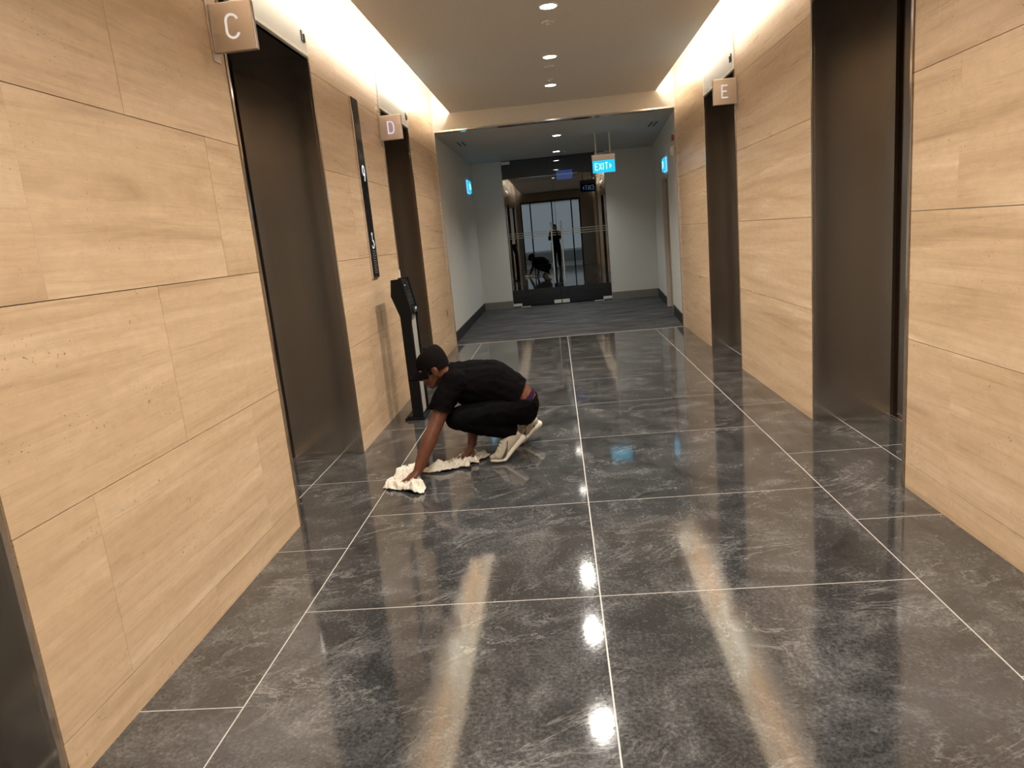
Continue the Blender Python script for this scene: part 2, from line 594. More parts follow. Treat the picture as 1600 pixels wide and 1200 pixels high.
wall_right = stone_wall('wall_right', WR, 1, None)

# ------------------------------------------------------------------ ceilings, header, vestibule shell
bm = NB(); box(bm, CL, CR, Y0, Y1 - 0.02, ZC, ZC + 0.025) 
ceiling = struct('ceiling', bm, 'ceiling_paint', label='dim plaster ceiling panel between two lit coves')
bm = NB(); box(bm, WL - 0.7, WR + 0.7, Y0, Y1, ZT, ZT + 0.08)
struct('ceiling', bm, 'cove_paint', label='upper cove ceiling above the lit slots')
bm = NB(); box(bm, WL - 0.3, WR + 0.3, Y1, Y1 + 0.16, ZV + 0.012, ZT + 0.08)
struct('trim_2', bm, 'ceiling_paint', label='cream header beam at the far end of the lobby')
bm = NB(); box(bm, WL, WR, Y1 - 0.004, Y1 + 0.17, ZV - 0.004, ZV + 0.014)
struct('trim_3', bm, 'edge_steel', label='thin metal edge under the header beam')
for x0, x1 in ((WL - 0.004, WL + 0.012), (WR - 0.012, WR + 0.004)):
    bm = NB(); box(bm, x0, x1, Y1 - 0.002, Y1 + 0.02, 0, ZV)
    struct('trim_4' if x0 < 0 else 'trim_5', bm, 'edge_steel', label='thin metal corner strip where the %s stone wall ends' % ('left' if x0 < 0 else 'right'))
bm = NB(); box(bm, -2.6, 2.6, Y1 + 0.16, YG + 0.3, ZV, ZV + 0.1)
struct('ceiling', bm, 'vestibule_ceiling_paint', label='grey vestibule ceiling with slot vents and downlights')
VXL = -1.52
bm = NB(); box(bm, VXL - 0.2, VXL, Y1 + 0.0, YG + 0.2, -0.1, ZV)
struct('wall_left', bm, 'vestibule_paint', label='grey painted left wall of the vestibule')
bm = NB(); box(bm, VXL, VXL + 0.014, Y1 + 0.02, YG, 0.003, 0.15)
struct('baseboard_left', bm, 'dark_skirting_paint')
# splayed right wall: along u from (1.672, 9.74) to (1.968, 14.2)
SA = Vector((1.668, 9.73, 0)); SB = Vector((1.968, 14.2, 0))
SD = (SB - SA).normalized(); SNV = Vector((SD.y, -SD.x, 0))     # into the wall
def spl(c):
    """(depth into wall, y along, z) -> world"""
    u = (c.y - SA.y) / SD.y
    p = SA + SD * u + SNV * c.x
    return Vector((p.x, p.y, c.z))
D0, D1 = 11.16, 12.20
bm = NB()
box(bm, 0, 0.2, 9.73, D0 - 0.05, -0.1, ZV, fn=spl)
box(bm, 0, 0.2, D1 + 0.05, YG + 0.2, -0.1, ZV, fn=spl)
box(bm, 0, 0.2, D0 - 0.05, D1 + 0.05, 2.12, ZV, fn=spl)
struct('wall_right', bm, 'vestibule_paint', label='grey painted right wall of the vestibule')
bm = NB()
box(bm, -0.014, 0.0, 9.75, D0 - 0.06, 0.003, 0.15, fn=spl)
struct('baseboard_right', bm, 'dark_skirting_paint')
bm = NB()
box(bm, -0.014, 0.0, D1 + 0.06, YG, 0.003, 0.15, fn=spl)
struct('baseboard_right', bm, 'dark_skirting_paint')
# far wall each side of the glass
GX0, GX1 = -0.935, 1.048
for nm, x0, x1, lab in (('left', VXL - 0.2, GX0, 'grey painted wall left of the glass doors'), ('right', GX1, 2.2, 'grey painted wall right of the glass doors')):
    bm = NB(); box(bm, x0, x1, YG, YG + 0.14, -0.1, ZV)
    struct('wall_back', bm, 'vestibule_paint', label=lab)
    bm = NB(); box(bm, max(x0, VXL), min(x1, 1.968), YG - 0.014, YG, 0.003, 0.15)
    struct('baseboard_back', bm, 'skirting_paint', label='grey baseboard ' + lab[20:])
# dark room beyond the glass
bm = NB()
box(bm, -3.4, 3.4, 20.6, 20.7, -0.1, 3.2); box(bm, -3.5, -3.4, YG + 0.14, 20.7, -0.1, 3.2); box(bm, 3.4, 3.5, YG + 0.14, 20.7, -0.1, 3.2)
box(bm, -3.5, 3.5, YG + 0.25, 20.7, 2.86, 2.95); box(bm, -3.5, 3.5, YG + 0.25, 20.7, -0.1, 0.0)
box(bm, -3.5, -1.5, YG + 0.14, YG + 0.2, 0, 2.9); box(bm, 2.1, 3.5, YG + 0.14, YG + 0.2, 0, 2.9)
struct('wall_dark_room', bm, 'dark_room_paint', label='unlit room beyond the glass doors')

# bright end behind the photographer, seen in the glass and the steel
bm = NB()
box(bm, WL - 0.72, -1.33, Y0 - 0.16, Y0, -0.1, ZT); box(bm, 1.13, WR + 0.72, Y0 - 0.16, Y0, -0.1, ZT)
box(bm, -1.33, 1.13, Y0 - 0.16, Y0, 2.72, ZT)
struct('wall_front', bm, 'skirting_paint')
bm = NB()
box(bm, -1.9, -1.8, -6.2, Y0 - 0.16, -0.1, 2.9); box(bm, 1.8, 1.9, -6.2, Y0 - 0.16, -0.1, 2.9)
box(bm, -1.9, 1.9, -6.3, -6.2, -0.1, 2.9); box(bm, -1.9, 1.9, -6.3, Y0 - 0.16, 2.85, 2.95)
box(bm, -1.9, 1.9, -6.3, Y0 - 0.05, -0.14, 0.0)
struct('wall_bright_room', bm, 'white_room_paint', label='bright white corridor behind the photographer')
bm = NB()
for x in (-1.33, -0.95, -0.06, 0.74, 1.08):
    box(bm, x, x + 0.05, Y0 - 0.10, Y0 - 0.05, 0, 2.72)
box(bm, -1.33, 1.13, Y0 - 0.10, Y0 - 0.05, 2.66, 2.72)
struct('door_3', bm, 'black_satin', label='dark framed glazed screen behind the photographer')
bm = NB(); box(bm, -1.7, 1.7, -6.19, -6.17, 0.5, 2.75)
struct('window_1', bm, 'daylight_window', label='daylit window at the end of the bright corridor')

# ------------------------------------------------------------------ lift entrances
def lift(key, side, label):
    a, b_ = OPEN[key]
    s = -1 if side == 'left' else 1
    wx = WL if side == 'left' else WR
    X = lambda d: wx + s * d
    def bx(bm, d0, d1, y0, y1, z0, z1, bev=0):
        x = sorted((X(d0), X(d1)))
        return box(bm, x[0], x[1], y0, y1, z0, z1, bev)
    e = thing('lift_entrance', label, 'elevator', (X(0), (a + b_) / 2, 0), 'lift entrances along the lobby')
    bm = NB(); bx(bm, 0.012, 0.50, b_, b_ + 0.016, 0, 2.66); obj('door_jamb', bm, 'bronzed_steel', e)
    bm = NB(); bx(bm, 0.012, 0.50, a - 0.016, a, 0, 2.66); obj('door_jamb', bm, 'bronzed_steel', e)
    for y0, y1 in ((b_ - 0.002, b_ + 0.018), (a - 0.018, a + 0.002)):
        bm = NB(); bx(bm, -0.004, 0.014, y0, y1, 0, 2.655, 0.0015); obj('edge_strip', bm, 'edge_steel', e, label='bright metal edge strip')
    bm = NB(); bx(bm, 0.012, 0.66, a - 0.016, b_ + 0.016, 2.655, 2.672); obj('soffit', bm, 'black_soffit', e, label='black underside')
    ym = (a + b_) / 2
    for y0, y1 in ((a - 0.016, ym - 0.002), (ym + 0.002, b_ + 0.016)):
        bm = NB(); bx(bm, 0.525, 0.555, y0, y1, 0.012, 2.655, 0.003); obj('door_panel', bm, 'bronzed_steel', e)
    bm = NB(); bx(bm, 0.485, 0.60, a - 0.016, b_ + 0.016, 0, 0.006)
    for k in range(3):
        bx(bm, 0.50 + 0.03 * k, 0.51 + 0.03 * k, a - 0.016, b_ + 0.016, 0.006, 0.009)
    obj('door_sill', bm, 'edge_steel', e)
    t = None
    bm = NB(); bx(bm, -0.004, 0.03, a + 0.004, b_ - 0.004, 2.675, ZT - 0.01, 0.002)
    t = obj('transom_panel', bm, 'white_back_painted_glass', e, label='white glass panel over the lift opening')
    bm = NB(); bx(bm, -0.009, 0.034, a, b_, 2.655, 2.674, 0.002)
    for y0 in (a - 0.014, b_ - 0.002):
        bx(bm, -0.007, 0.034, y0, y0 + 0.016, 2.66, ZT - 0.01, 0.001)
    obj('transom_trim', bm, 'white_trim', t)
    yl = b_ - 0.085 if s < 0 else a + 0.05
    bm = NB(); bx(bm, -0.012, -0.004, yl, yl + 0.028, 2.735, 2.800, 0.003); bx(bm, -0.016, -0.004, yl + 0.034, yl + 0.056, 2.735, 2.785, 0.003)
    obj('panel_latch', bm, 'dark_plastic', t)
    return e
lift('B', 'left', 'dark steel lift entrance cut off by the lower left corner of the photo')
lift('C', 'left', 'brushed steel lift entrance under the C sign on the left wall')
lift('D', 'left', 'brushed steel lift entrance under the D sign, behind the black kiosk')
lift('C', 'right', 'brushed steel lift entrance nearest on the right wall, showing its door edge')
lift('D', 'right', 'brushed steel lift entrance under the E sign on the right wall')
# the nearest right-hand entrance lies outside the frame: plain stone and steel close it
bm = NB(); box(bm, WR + 0.02, WR + 0.06, OPEN['B'][0] - 0.02, OPEN['B'][1] + 0.02, 0, 2.70)
struct('trim_6', bm, 'bronzed_steel', label='steel face closing the opening beside the camera')

# ------------------------------------------------------------------ blade signs
def blade(letter, side, y, label, mat):
    s = 1 if side == 'left' else -1          # direction away from the wall
    wx = WL if side == 'left' else WR
    e = thing('lift_sign', label, 'sign', (wx, y, 2.36), 'square steel lift letter signs')
    x = sorted((wx + s * 0.006, wx + s * 0.205))
    bm = NB(); box(bm, x[0], x[1], y, y + 0.032, 2.362, 2.572, 0.004)
    p = obj('sign_plate', bm, 'sign_steel', e)
    x2 = sorted((wx + s * 0.0005, wx + s * 0.006))
    bm = NB(); box(bm, x2[0], x2[1], y - 0.02, y + 0.052, 2.325, 2.590, 0.001)
    obj('wall_bracket', bm, 'sign_steel', e)
    h = 0.098
    cx = (x[0] + x[1]) / 2
    fn = lambda u, v, d: Vector((cx - 0.3 * h + u * h, y + d, 2.418 + v * h))
    bm = NB(); ribbon(bm, GLYPH[letter], 0.11, fn, -0.0015, 0.004)
    obj('letter', bm, mat, p, label='pale letter ' + letter)
    return e
blade('C', 'left', 3.395, 'square steel blade sign with the letter C, nearest on the left wall', 'letter_warm')
blade('D', 'left', 6.575, 'square steel blade sign with the glowing letter D', 'letter_violet')
blade('E', 'right', 6.585, 'square steel blade sign with the letter E on the right wall', 'letter_warm')

# ------------------------------------------------------------------ call panel on the left wall
e = thing('call_panel', 'tall black lift call panel showing 9, on stone between the C and D lifts', 'panel', (WL, 5.75, 1.2))
bm = NB(); box(bm, WL + 0.0005, WL + 0.014, 5.655, 5.845, 1.19, 2.585, 0.002)
obj('back_frame', bm, 'edge_steel', e, label='thin steel frame')
bm = NB(); box(bm, WL + 0.012, WL + 0.018, 5.672, 5.838, 1.198, 2.578, 0.001)
face = obj('panel_face', bm, 'black_gloss', e)
fnL = lambda y0, z0, k: (lambda u, v, d: Vector((WL + 0.0185 + d, y0 + u * k, z0 + v * k)))
bm = NB(); ribbon(bm, GLYPH['9'], 0.13, fnL(5.715, 1.955, 0.115), 0, 0.001)
obj('floor_number', bm, 'led_white', face, label='glowing number 9')
bm = NB()
f2 = fnL(5.755, 1.46, 0.042)
ribbon(bm, [arc(0, 0, 0.75, 0.75, 200, 430, 14), [(0.0, 1.55), (0.0, 0.65), (0.7, 0.55), (1.0, -0.2)], arc(0, 1.9, 0.22, 0.22, 0, 360, 10)], 0.20, f2, 0, 0.001)
obj('wheelchair_symbol', bm, 'led_white', face, label='white wheelchair symbol')
for k in range(10):
    bm = NB()
    z = 1.405 - 0.019 * k
    box(bm, WL + 0.018, WL + 0.0195, 5.715, 5.740, z - 0.006, z + 0.006, 0.001)
    box(bm, WL + 0.018, WL + 0.0195, 5.752, 5.800 - 0.012 * (k % 2), z - 0.004, z + 0.004, 0.001)
    obj('key', bm, 'key_grey', face)

# ------------------------------------------------------------------ kiosk
KY0, KY1 = 5.64, 5.94
e = thing('touch_kiosk', 'slim black bent touch kiosk standing by the left stone wall before lift D', 'kiosk', (-1.27, 5.79, 0))
side = [(-1.340, 0.0), (-1.205, 0.0), (-1.205, 0.03), (-1.212, 0.80), (-1.200, 0.895), (-1.252, 1.168), (-1.338, 1.164), (-1.352, 1.035), (-1.297, 0.865), (-1.292, 0.03), (-1.340, 0.03)]
for y0 in (KY0, KY1 - 0.03):
    bm = NB(); prism(bm, side, lambda u, v, d: Vector((u, d, v)), y0, y0 + 0.03)
    obj('side_frame', bm, 'black_satin', e)
bm = NB(); box(bm, -1.240, -1.226, KY0 + 0.03, KY1 - 0.03, 0.03, 0.86); obj('front_panel', bm, 'grey_plastic', e, label='pale grey front panel')
bm = NB(); prism(bm, [(-1.345, 1.155), (-1.262, 1.155), (-1.206, 0.875), (-1.236, 0.86), (-1.290, 0.87), (-1.345, 1.03)], lambda u, v, d: Vector((u, d, v)), KY0 + 0.03, KY1 - 0.03)
hd = obj('head', bm, 'black_satin', e)
sdir = Vector((-1.252 + 1.200, 0, 1.168 - 0.895)).normalized(); sn = Vector((sdir.z, 0, -sdir.x))
fnK = lambda u, v, d: Vector((-1.206, KY0 + 0.03, 0.875)) + Vector((0, u, 0)) + sdir * v + sn * d
bm = NB(); prism(bm, [(0.015, 0.06), (0.225, 0.06), (0.225, 0.265), (0.015, 0.265)], fnK, 0.0, 0.004)
sc_ = obj('screen', bm, 'black_gloss', hd)
bm = NB(); prism(bm, [(0.05, 0.236), (0.075, 0.236), (0.075, 0.243), (0.05, 0.243)], fnK, 0.004, 0.005); obj('screen_light', bm, 'led_white', hd)
for k in range(6):
    bm = NB(); prism(bm, [(0.03, 0.08 + 0.02 * k), (0.19, 0.08 + 0.02 * k), (0.19, 0.089 + 0.02 * k), (0.03, 0.089 + 0.02 * k)], fnK, 0.004, 0.0045); obj('screen_row', bm, 'dark_plastic', hd)
bm = NB(); prism(bm, [(0.05, 0.005), (0.19, 0.005), (0.19, 0.05), (0.05, 0.05)], fnK, 0.0, 0.018); rd = obj('card_reader', bm, 'dark_plastic', hd)
bm = NB()
ribbon(bm, [arc(0.15, 0.03, 0.022, 0.012, 200, 20, 8)], 0.006, fnK, 0.018, 0.020)
obj('reader_highlight', bm, 'led_white', hd)  # glowing white arc stands in for the highlight on the card reader
bm = NB(); box(bm, -1.360, -1.195, KY0 - 0.012, KY1 + 0.012, 0, 0.018, 0.004); obj('foot_plate', bm, 'black_satin', e)

# small fittings on the walls
def switch(y, z, w, h, label, side='left', mat='white_plastic', name='wall_switch'):
    e = thing(name, label, 'switch', (WL, y, z))
    bm = NB(); box(bm, WL + 0.0003, WL + 0.010, y - w / 2, y + w / 2, z - h / 2, z + h / 2, 0.002); p = obj('cover_plate', bm, mat, e)
    bm = NB(); box(bm, WL + 0.010, WL + 0.014, y - w * 0.3, y + w * 0.3, z - h * 0.3, z + h * 0.3, 0.001); obj('rocker', bm, mat, e)
    return e
switch(6.625, 1.165, 0.06, 0.09, 'small cream box on the stone wall just above the kiosk')
switch(9.17, 0.515, 0.06, 0.075, 'small cream plate low on the stone beside the vestibule', mat='sign_steel')

# ------------------------------------------------------------------ glass doors
dg = bpy.data.objects.new('door_1', None); COL.objects.link(dg); dg['kind'] = 'structure'; dg.location = (0.05, YG + 0.06, 0)
dg['label'] = 'dark frameless double glass door at the end of the vestibule'
GM = 0.045
GZ = ZV - 0.01
for x0, x1 in ((GX0 + 0.004, GM - 0.003), (GM + 0.003, GX1 - 0.004)):
    bm = NB(); box(bm, x0, x1, YG + 0.055, YG + 0.067, 0.02, GZ)
    obj('glass_leaf', bm, 'dark_glass', dg)
for x0, x1, z0, z1 in ((GX0 + 0.005, GX0 + 0.175, 0.022, 0.077), (GX1 - 0.175, GX1 - 0.005, 0.022, 0.077), (GX0 + 0.005, GX0 + 0.175, GZ - 0.055, GZ), (GX1 - 0.175, GX1 - 0.005, GZ - 0.055, GZ),
                       (GM - 0.155, GM - 0.008, 0.022, 0.090), (GM + 0.008, GM + 0.155, 0.022, 0.090)):
    bm = NB(); box(bm, x0, x1, YG + 0.038, YG + 0.084, z0, z1, 0.003)
    obj('patch_fitting', bm, 'satin_metal', dg)
for x0, x1 in ((GX0 + 0.16, GX0 + 0.35), (GX1 - 0.35, GX1 - 0.16)):
    bm = NB(); box(bm, x0, x1, YG + 0.01, YG + 0.11, 0.003, 0.012, 0.002)
    obj('floor_plate', bm, 'satin_metal', dg)
for x in (GM - 0.105, GM + 0.092):
    bm = NB(); cyl(bm, (x, YG - 0.005, 0.43), (x, YG - 0.005, 1.62), 0.016)
    for z in (0.62, 1.43):
        cyl(bm, (x, YG - 0.005, z), (x, YG + 0.055, z), 0.009, n=10)
    obj('pull_handle', bm, 'chrome', dg, smooth=False)
for z in (1.36, 1.405, 1.45):
    bm = NB(); box(bm, GX0 + 0.01, GM - 0.02, YG + 0.0535, YG + 0.0548, z, z + 0.012); box(bm, GM + 0.02, GX1 - 0.01, YG + 0.0535, YG + 0.0548, z, z + 0.012)
    obj('frosted_stripe', bm, 'frosted_stripe', dg)
bm = NB(); box(bm, GX0, GX1, YG + 0.02, YG + 0.12, GZ, ZV + 0.01)
struct('trim_7', bm, 'black_satin', label='dark track above the glass doors')

# blue lit board hanging in the room beyond
e = thing('hanging_board', 'glowing blue blank board seen through the top of the glass doors', 'sign', (0.33, 17.6, 2.6))
bm = NB(); box(bm, 0.150, 0.535, 17.6, 17.64, 2.635, 2.845, 0.004); obj('board_face', bm, 'blue_screen', e)
bm = NB(); box(bm, 0.335, 0.350, 17.61, 17.63, 2.52, 2.66); obj('board_stem', bm, 'blue_screen', e)

# ------------------------------------------------------------------ side door
dr = bpy.data.objects.new('door_2', None); COL.objects.link(dr); dr['kind'] = 'structure'; dr.location = spl(Vector((0, 11.68, 0)))
dr['label'] = 'beige side door on the right of the vestibule'
bm = NB()
box(bm, -0.012, 0.12, D0 - 0.055, D0, 0, 2.11, 0.002, fn=spl); box(bm, -0.012, 0.12, D1, D1 + 0.055, 0, 2.11, 0.002, fn=spl); box(bm, -0.012, 0.12, D0 - 0.055, D1 + 0.055, 2.07, 2.125, 0.002, fn=spl)
obj('door_frame', bm, 'frame_paint', dr)
bm = NB(); box(bm, 0.055, 0.098, D0 + 0.003, D1 - 0.003, 0.01, 2.065, fn=spl)
lf = obj('door_leaf', bm, 'door_paint', dr)
bm = NB(); box(bm, 0.050, 0.056, D0 + 0.12, D0 + 0.26, 1.36, 1.56, 0.002, fn=spl); obj('vision_panel', bm, 'black_gloss', lf)
bm = NB()
cyl(bm, spl(Vector((0.055, D0 + 0.10, 0.98))), spl(Vector((-0.01, D0 + 0.10, 0.98))), 0.011, n=10); cyl(bm, spl(Vector((-0.005, D0 + 0.10, 0.98))), spl(Vector((-0.005, D0 + 0.22, 0.98))), 0.010, n=10)
obj('door_handle', bm, 'chrome', lf)

# ------------------------------------------------------------------ exit signs
def exit_text(x, z, h, fn):
    st, cx = [], 0.0
    for ch in 'EXIT':
        for s_ in GLYPH[ch]:
            st.append([(cx + u * 0.86, v) for u, v in s_])
        cx += 0.40 if ch == 'I' else 0.66
    bm = NB(); ribbon(bm, st, 0.13, fn, 0.0, 0.0012)
    prism(bm, [(cx + 0.12, 0.08), (cx + 0.46, 0.5), (cx + 0.12, 0.92)], fn, 0.0, 0.0012)
    return bm
EY = 11.50
e = thing('exit_sign', 'cyan EXIT sign with arrow hanging from the ceiling on two rods', 'sign', (0.845, EY, 2.25))
bm = NB(); box(bm, 0.665, 1.022, EY, EY + 0.055, 2.438, 2.528, 0.003); hs = obj('housing', bm, 'sign_steel', e)
bm = NB(); box(bm, 0.672, 1.016, EY + 0.012, EY + 0.042, 2.256, 2.440, 0.002); fc = obj('lit_panel', bm, 'exit_cyan', e)
hh = 0.098
bm = exit_text(0, 0, hh, lambda u, v, d: Vector((0.708 + u * hh * 0.92, EY + 0.0118 - d, 2.300 + v * hh)))
obj('exit_lettering', bm, 'exit_white', fc, label='pale word EXIT and arrow')
bm = NB(); box(bm, 0.672, 1.016, EY + 0.042, EY + 0.046, 2.256, 2.440, 0.001); fb = obj('back_panel', bm, 'exit_dark_blue', e, label='dark blue back face')
bm = exit_text(0, 0, hh, lambda u, v, d: Vector((0.980 - u * hh * 0.92, EY + 0.0462 + d, 2.300 + v * hh)))
obj('exit_lettering', bm, 'exit_edge', fb, label='blue word EXIT and arrow')
for x in (0.735, 0.955):
    bm = NB(); cyl(bm, (x, EY + 0.028, 2.526), (x, EY + 0.028, ZV), 0.012, n=10); cyl(bm, (x, EY + 0.028, ZV - 0.012), (x, EY + 0.028, ZV), 0.022, n=14)
    obj('hanging_rod', bm, 'white_plastic', e)
# left wall
e = thing('exit_sign', 'small cyan exit sign on the left vestibule wall', 'sign', (VXL, 13.4, 2.37))
bm = NB(); box(bm, VXL, VXL + 0.018, 13.20, 13.58, 2.255, 2.49, 0.002); obj('housing', bm, 'exit_edge', e, label='bright lit edge')
bm = NB(); box(bm, VXL + 0.018, VXL + 0.045, 13.22, 13.56, 2.265, 2.48, 0.002); fc = obj('lit_panel', bm, 'exit_cyan', e)
bm = exit_text(0, 0, 0.1, lambda u, v, d: Vector((VXL + 0.0452 + d, 13.26 + u * 0.09, 2.32 + v * 0.1)))
obj('exit_lettering', bm, 'exit_white', fc)
# right wall
e = thing('exit_sign', 'small cyan exit sign above the side door on the right', 'sign', spl(Vector((0, 11.40, 2.25))))
bm = NB(); box(bm, -0.02, -0.0005, 11.22, 11.60, 2.165, 2.375, 0.002, fn=spl); obj('housing', bm, 'exit_edge', e, label='bright lit edge')
bm = NB(); box(bm, -0.048, -0.02, 11.24, 11.58, 2.175, 2.365, 0.002, fn=spl); fc = obj('lit_panel', bm, 'exit_cyan', e)
bm = exit_text(0, 0, 0.1, lambda u, v, d: spl(Vector((-0.0482 - d, 11.54 - u * 0.09, 2.22 + v * 0.1))))
obj('exit_lettering', bm, 'exit_white', fc)
# bell and strobe
e = thing('alarm_bell', 'round white alarm with small red strobe on the right vestibule wall', 'alarm', spl(Vector((0, 10.06, 2.33))))
bm = NB(); p0 = Vector((0, 10.06, 2.33))
lathe(bm, [(0.075, 0.0), (0.075, 0.02), (0.062, 0.045), (0.03, 0.058), (0.002, 0.06)], lambda a, b, h: spl(Vector((-h, 10.06 + a, 2.33 + b)))); obj('bell_dome', bm, 'white_plastic', e, smooth=True)
bm = NB(); box(bm, -0.035, 0.0, 10.03, 10.09, 2.47, 2.545, 0.004, fn=spl); obj('strobe', bm, 'red_plastic', e)

# ------------------------------------------------------------------ ceiling fittings
def downlight(x, y, z, r, label):
    e = thing('downlight', label, 'ceiling light', (x, y, z), 'round ceiling downlights in a row')
    bm = NB()
    n = 28
    prof = [(r * 1.22, 0.0), (r * 1.20, -0.006), (r * 1.02, -0.007), (r * 0.98, -0.002)]
    rings = [[bm.verts.new((x + q * math.cos(2 * PI * i / n), y + q * math.sin(2 * PI * i / n), z + h)) for i in range(n)] for q, h in prof]
    for A, B in zip(rings, rings[1:]):
        for i in range(n):
            bm.faces.new((A[i], A[(i + 1) % n], B[(i + 1) % n], B[i]))
    obj('trim_ring', bm, 'white_plastic', e)
    bm = NB(); cyl(bm, (x, y, z - 0.003), (x, y, z), r, n=n); obj('lens', bm, 'downlight_glow', e)
names = {4.26: 0, 5.72: 0, 7.27: 1, 8.61: 2}
dl = ['nearest lit downlight in the lobby ceiling, cropped close to the top edge', 'second lit downlight in the lobby ceiling', 'third lit downlight in the lobby ceiling, just before the header']
for k, yy in enumerate((5.72, 7.27, 8.61)):
    downlight(0.085, yy, ZC, 0.062, dl[k])
for k, yy in enumerate(VEST_DOWN):
    downlight(0.146, yy, ZV, 0.062, ['nearer lit downlight in the dim vestibule ceiling', 'farther lit downlight in the vestibule ceiling, just before the glass doors'][k])
for k, yy in enumerate((6.13, 7.68, 8.30)):
    e = thing('smoke_detector', ['low round disc on the ceiling behind the nearest downlight', 'low round disc on the ceiling behind the second downlight', 'low round disc on the ceiling before the third downlight'][k], 'detector', (0.08, yy, ZC), 'round ceiling discs between the downlights')
    bm = NB(); lathe(bm, [(0.052, 0.0), (0.052, 0.006), (0.042, 0.014), (0.002, 0.016)], lambda a, b, h: Vector((0.08 + a, yy + b, ZC - h)), 22); obj('cover', bm, 'ceiling_paint', e)
    bm = NB(); lathe(bm, [(0.020, 0.012), (0.018, 0.020), (0.002, 0.022)], lambda a, b, h: Vector((0.08 + a, yy + b, ZC - h)), 14); obj('sensor', bm, 'white_plastic', e)
e = thing('sprinkler_head', 'tiny pale sprinkler beside the far vestibule downlight', 'sprinkler', (0.30, 13.55, ZV))
bm = NB(); lathe(bm, [(0.035, 0.0), (0.033, 0.008), (0.012, 0.010), (0.010, 0.03), (0.022, 0.034), (0.002, 0.036)], lambda a, b, h: Vector((0.30 + a, 13.55 + b, ZV - h)), 16); obj('head', bm, 'white_plastic', e)
for nm, x, lab in (('l', -1.29, 'small black slot vent in the vestibule ceiling, left'), ('r', 1.565, 'small black slot vent in the vestibule ceiling, right')):
    e = thing('slot_vent', lab, 'vent', (x, 11.1, ZV), 'slot vents in the vestibule ceiling')
    bm = NB(); box(bm, x - 0.085, x + 0.085, 10.84, 11.36, ZV - 0.004, ZV, 0.001); obj('vent_plate', bm, 'vestibule_ceiling_paint', e)
    for dx in (-0.035, 0.035):
        bm = NB(); box(bm, x + dx - 0.015, x + dx + 0.015, 10.86, 11.34, ZV - 0.0055, ZV - 0.003); obj('slot', bm, 'black_satin', e)
# ------------------------------------------------------------------ people
import numpy as np
_UNIT = {}
def unit_sphere(seg, ring):
    if (seg, ring) not in _UNIT:
        vs, fs = [(0, 0, 1)], []
        for j in range(1, ring):
            t = PI * j / ring
            for i in range(seg):
                p = 2 * PI * i / seg
                vs.append((math.sin(t) * math.cos(p), math.sin(t) * math.sin(p), math.cos(t)))
        vs.append((0, 0, -1))
        last = len(vs) - 1
        for i in range(seg):
            k = (i + 1) % seg
            fs.append((0, 1 + i, 1 + k))
            for j in range(ring - 2):
                a, c = 1 + j * seg, 1 + (j + 1) * seg
                fs.append((a + i, c + i, c + k)); fs.append((a + i, c + k, a + k))
            a = 1 + (ring - 2) * seg
            fs.append((a + i, last, a + k))
        _UNIT[seg, ring] = (np.array(vs, dtype=float), np.array(fs, dtype=np.int64))
    return _UNIT[seg, ring]

class Soup:
    """fast store of overlapping ellipsoids (vertices and triangles)"""
    def __init__(self):
        self.v, self.f, self.n = [], [], 0
    def to_mesh(self):
        v = np.concatenate(self.v); f = np.concatenate(self.f)
        me = bpy.data.meshes.new('tmp')
        me.vertices.add(len(v)); me.vertices.foreach_set('co', v.ravel())
        me.loops.add(f.size); me.loops.foreach_set('vertex_index', f.ravel().astype(np.int32))
        me.polygons.add(len(f))
        me.polygons.foreach_set('loop_start', np.arange(0, f.size, 3, dtype=np.int32))
        me.polygons.foreach_set('loop_total', np.full(len(f), 3, dtype=np.int32))
        me.update(calc_edges=True)
        return me
    def bm(self):
        me = self.to_mesh()
        b = bmesh.new(); b.from_mesh(me); bpy.data.meshes.remove(me)
        return b

def ball(bm, c, ax, seg=14, ring=9):
    """ellipsoid; ax: three vectors scaled by their radii"""
    uv, uf = unit_sphere(seg, ring)
    A = np.array([tuple(a) for a in ax])
    if np.linalg.det(A) < 0:
        uf = uf[:, ::-1]
    bm.v.append(uv @ A + np.array(tuple(c)))
    bm.f.append(uf + bm.n)
    bm.n += len(uv)

def sph(bm, c, r, seg=14, ring=9):
    ball(bm, Vector(c), (Vector((r, 0, 0)), Vector((0, r, 0)), Vector((0, 0, r))), seg, ring)

def chain(bm, pts, side=None, seg=14, ring=9):
    """pts: (point, r) or (point, a, b): tapered limb of overlapping ellipsoids;
    a = half width along `side`, b = half thickness across it"""
    P = [(Vector(p[0]), p[1], p[2] if len(p) > 2 else p[1]) for p in pts]
    for (p, a0, b0), (q, a1, b1) in zip(P, P[1:]):
        d = q - p
        L = d.length
        t = d.normalized()
        s = (side - t * side.dot(t)).normalized() if side is not None else t.orthogonal().normalized()
        n = t.cross(s)
        rm = min(a0, b0, a1, b1)
        k = max(2, int(L / (rm * 0.28)) + 1)
        for i in range(k + 1):
            u = i / k
            a = a0 + (a1 - a0) * u
            b = b0 + (b1 - b0) * u
            w = min(a, b)
            ball(bm, p + d * u, (s * a, n * b, t * w), seg, ring)

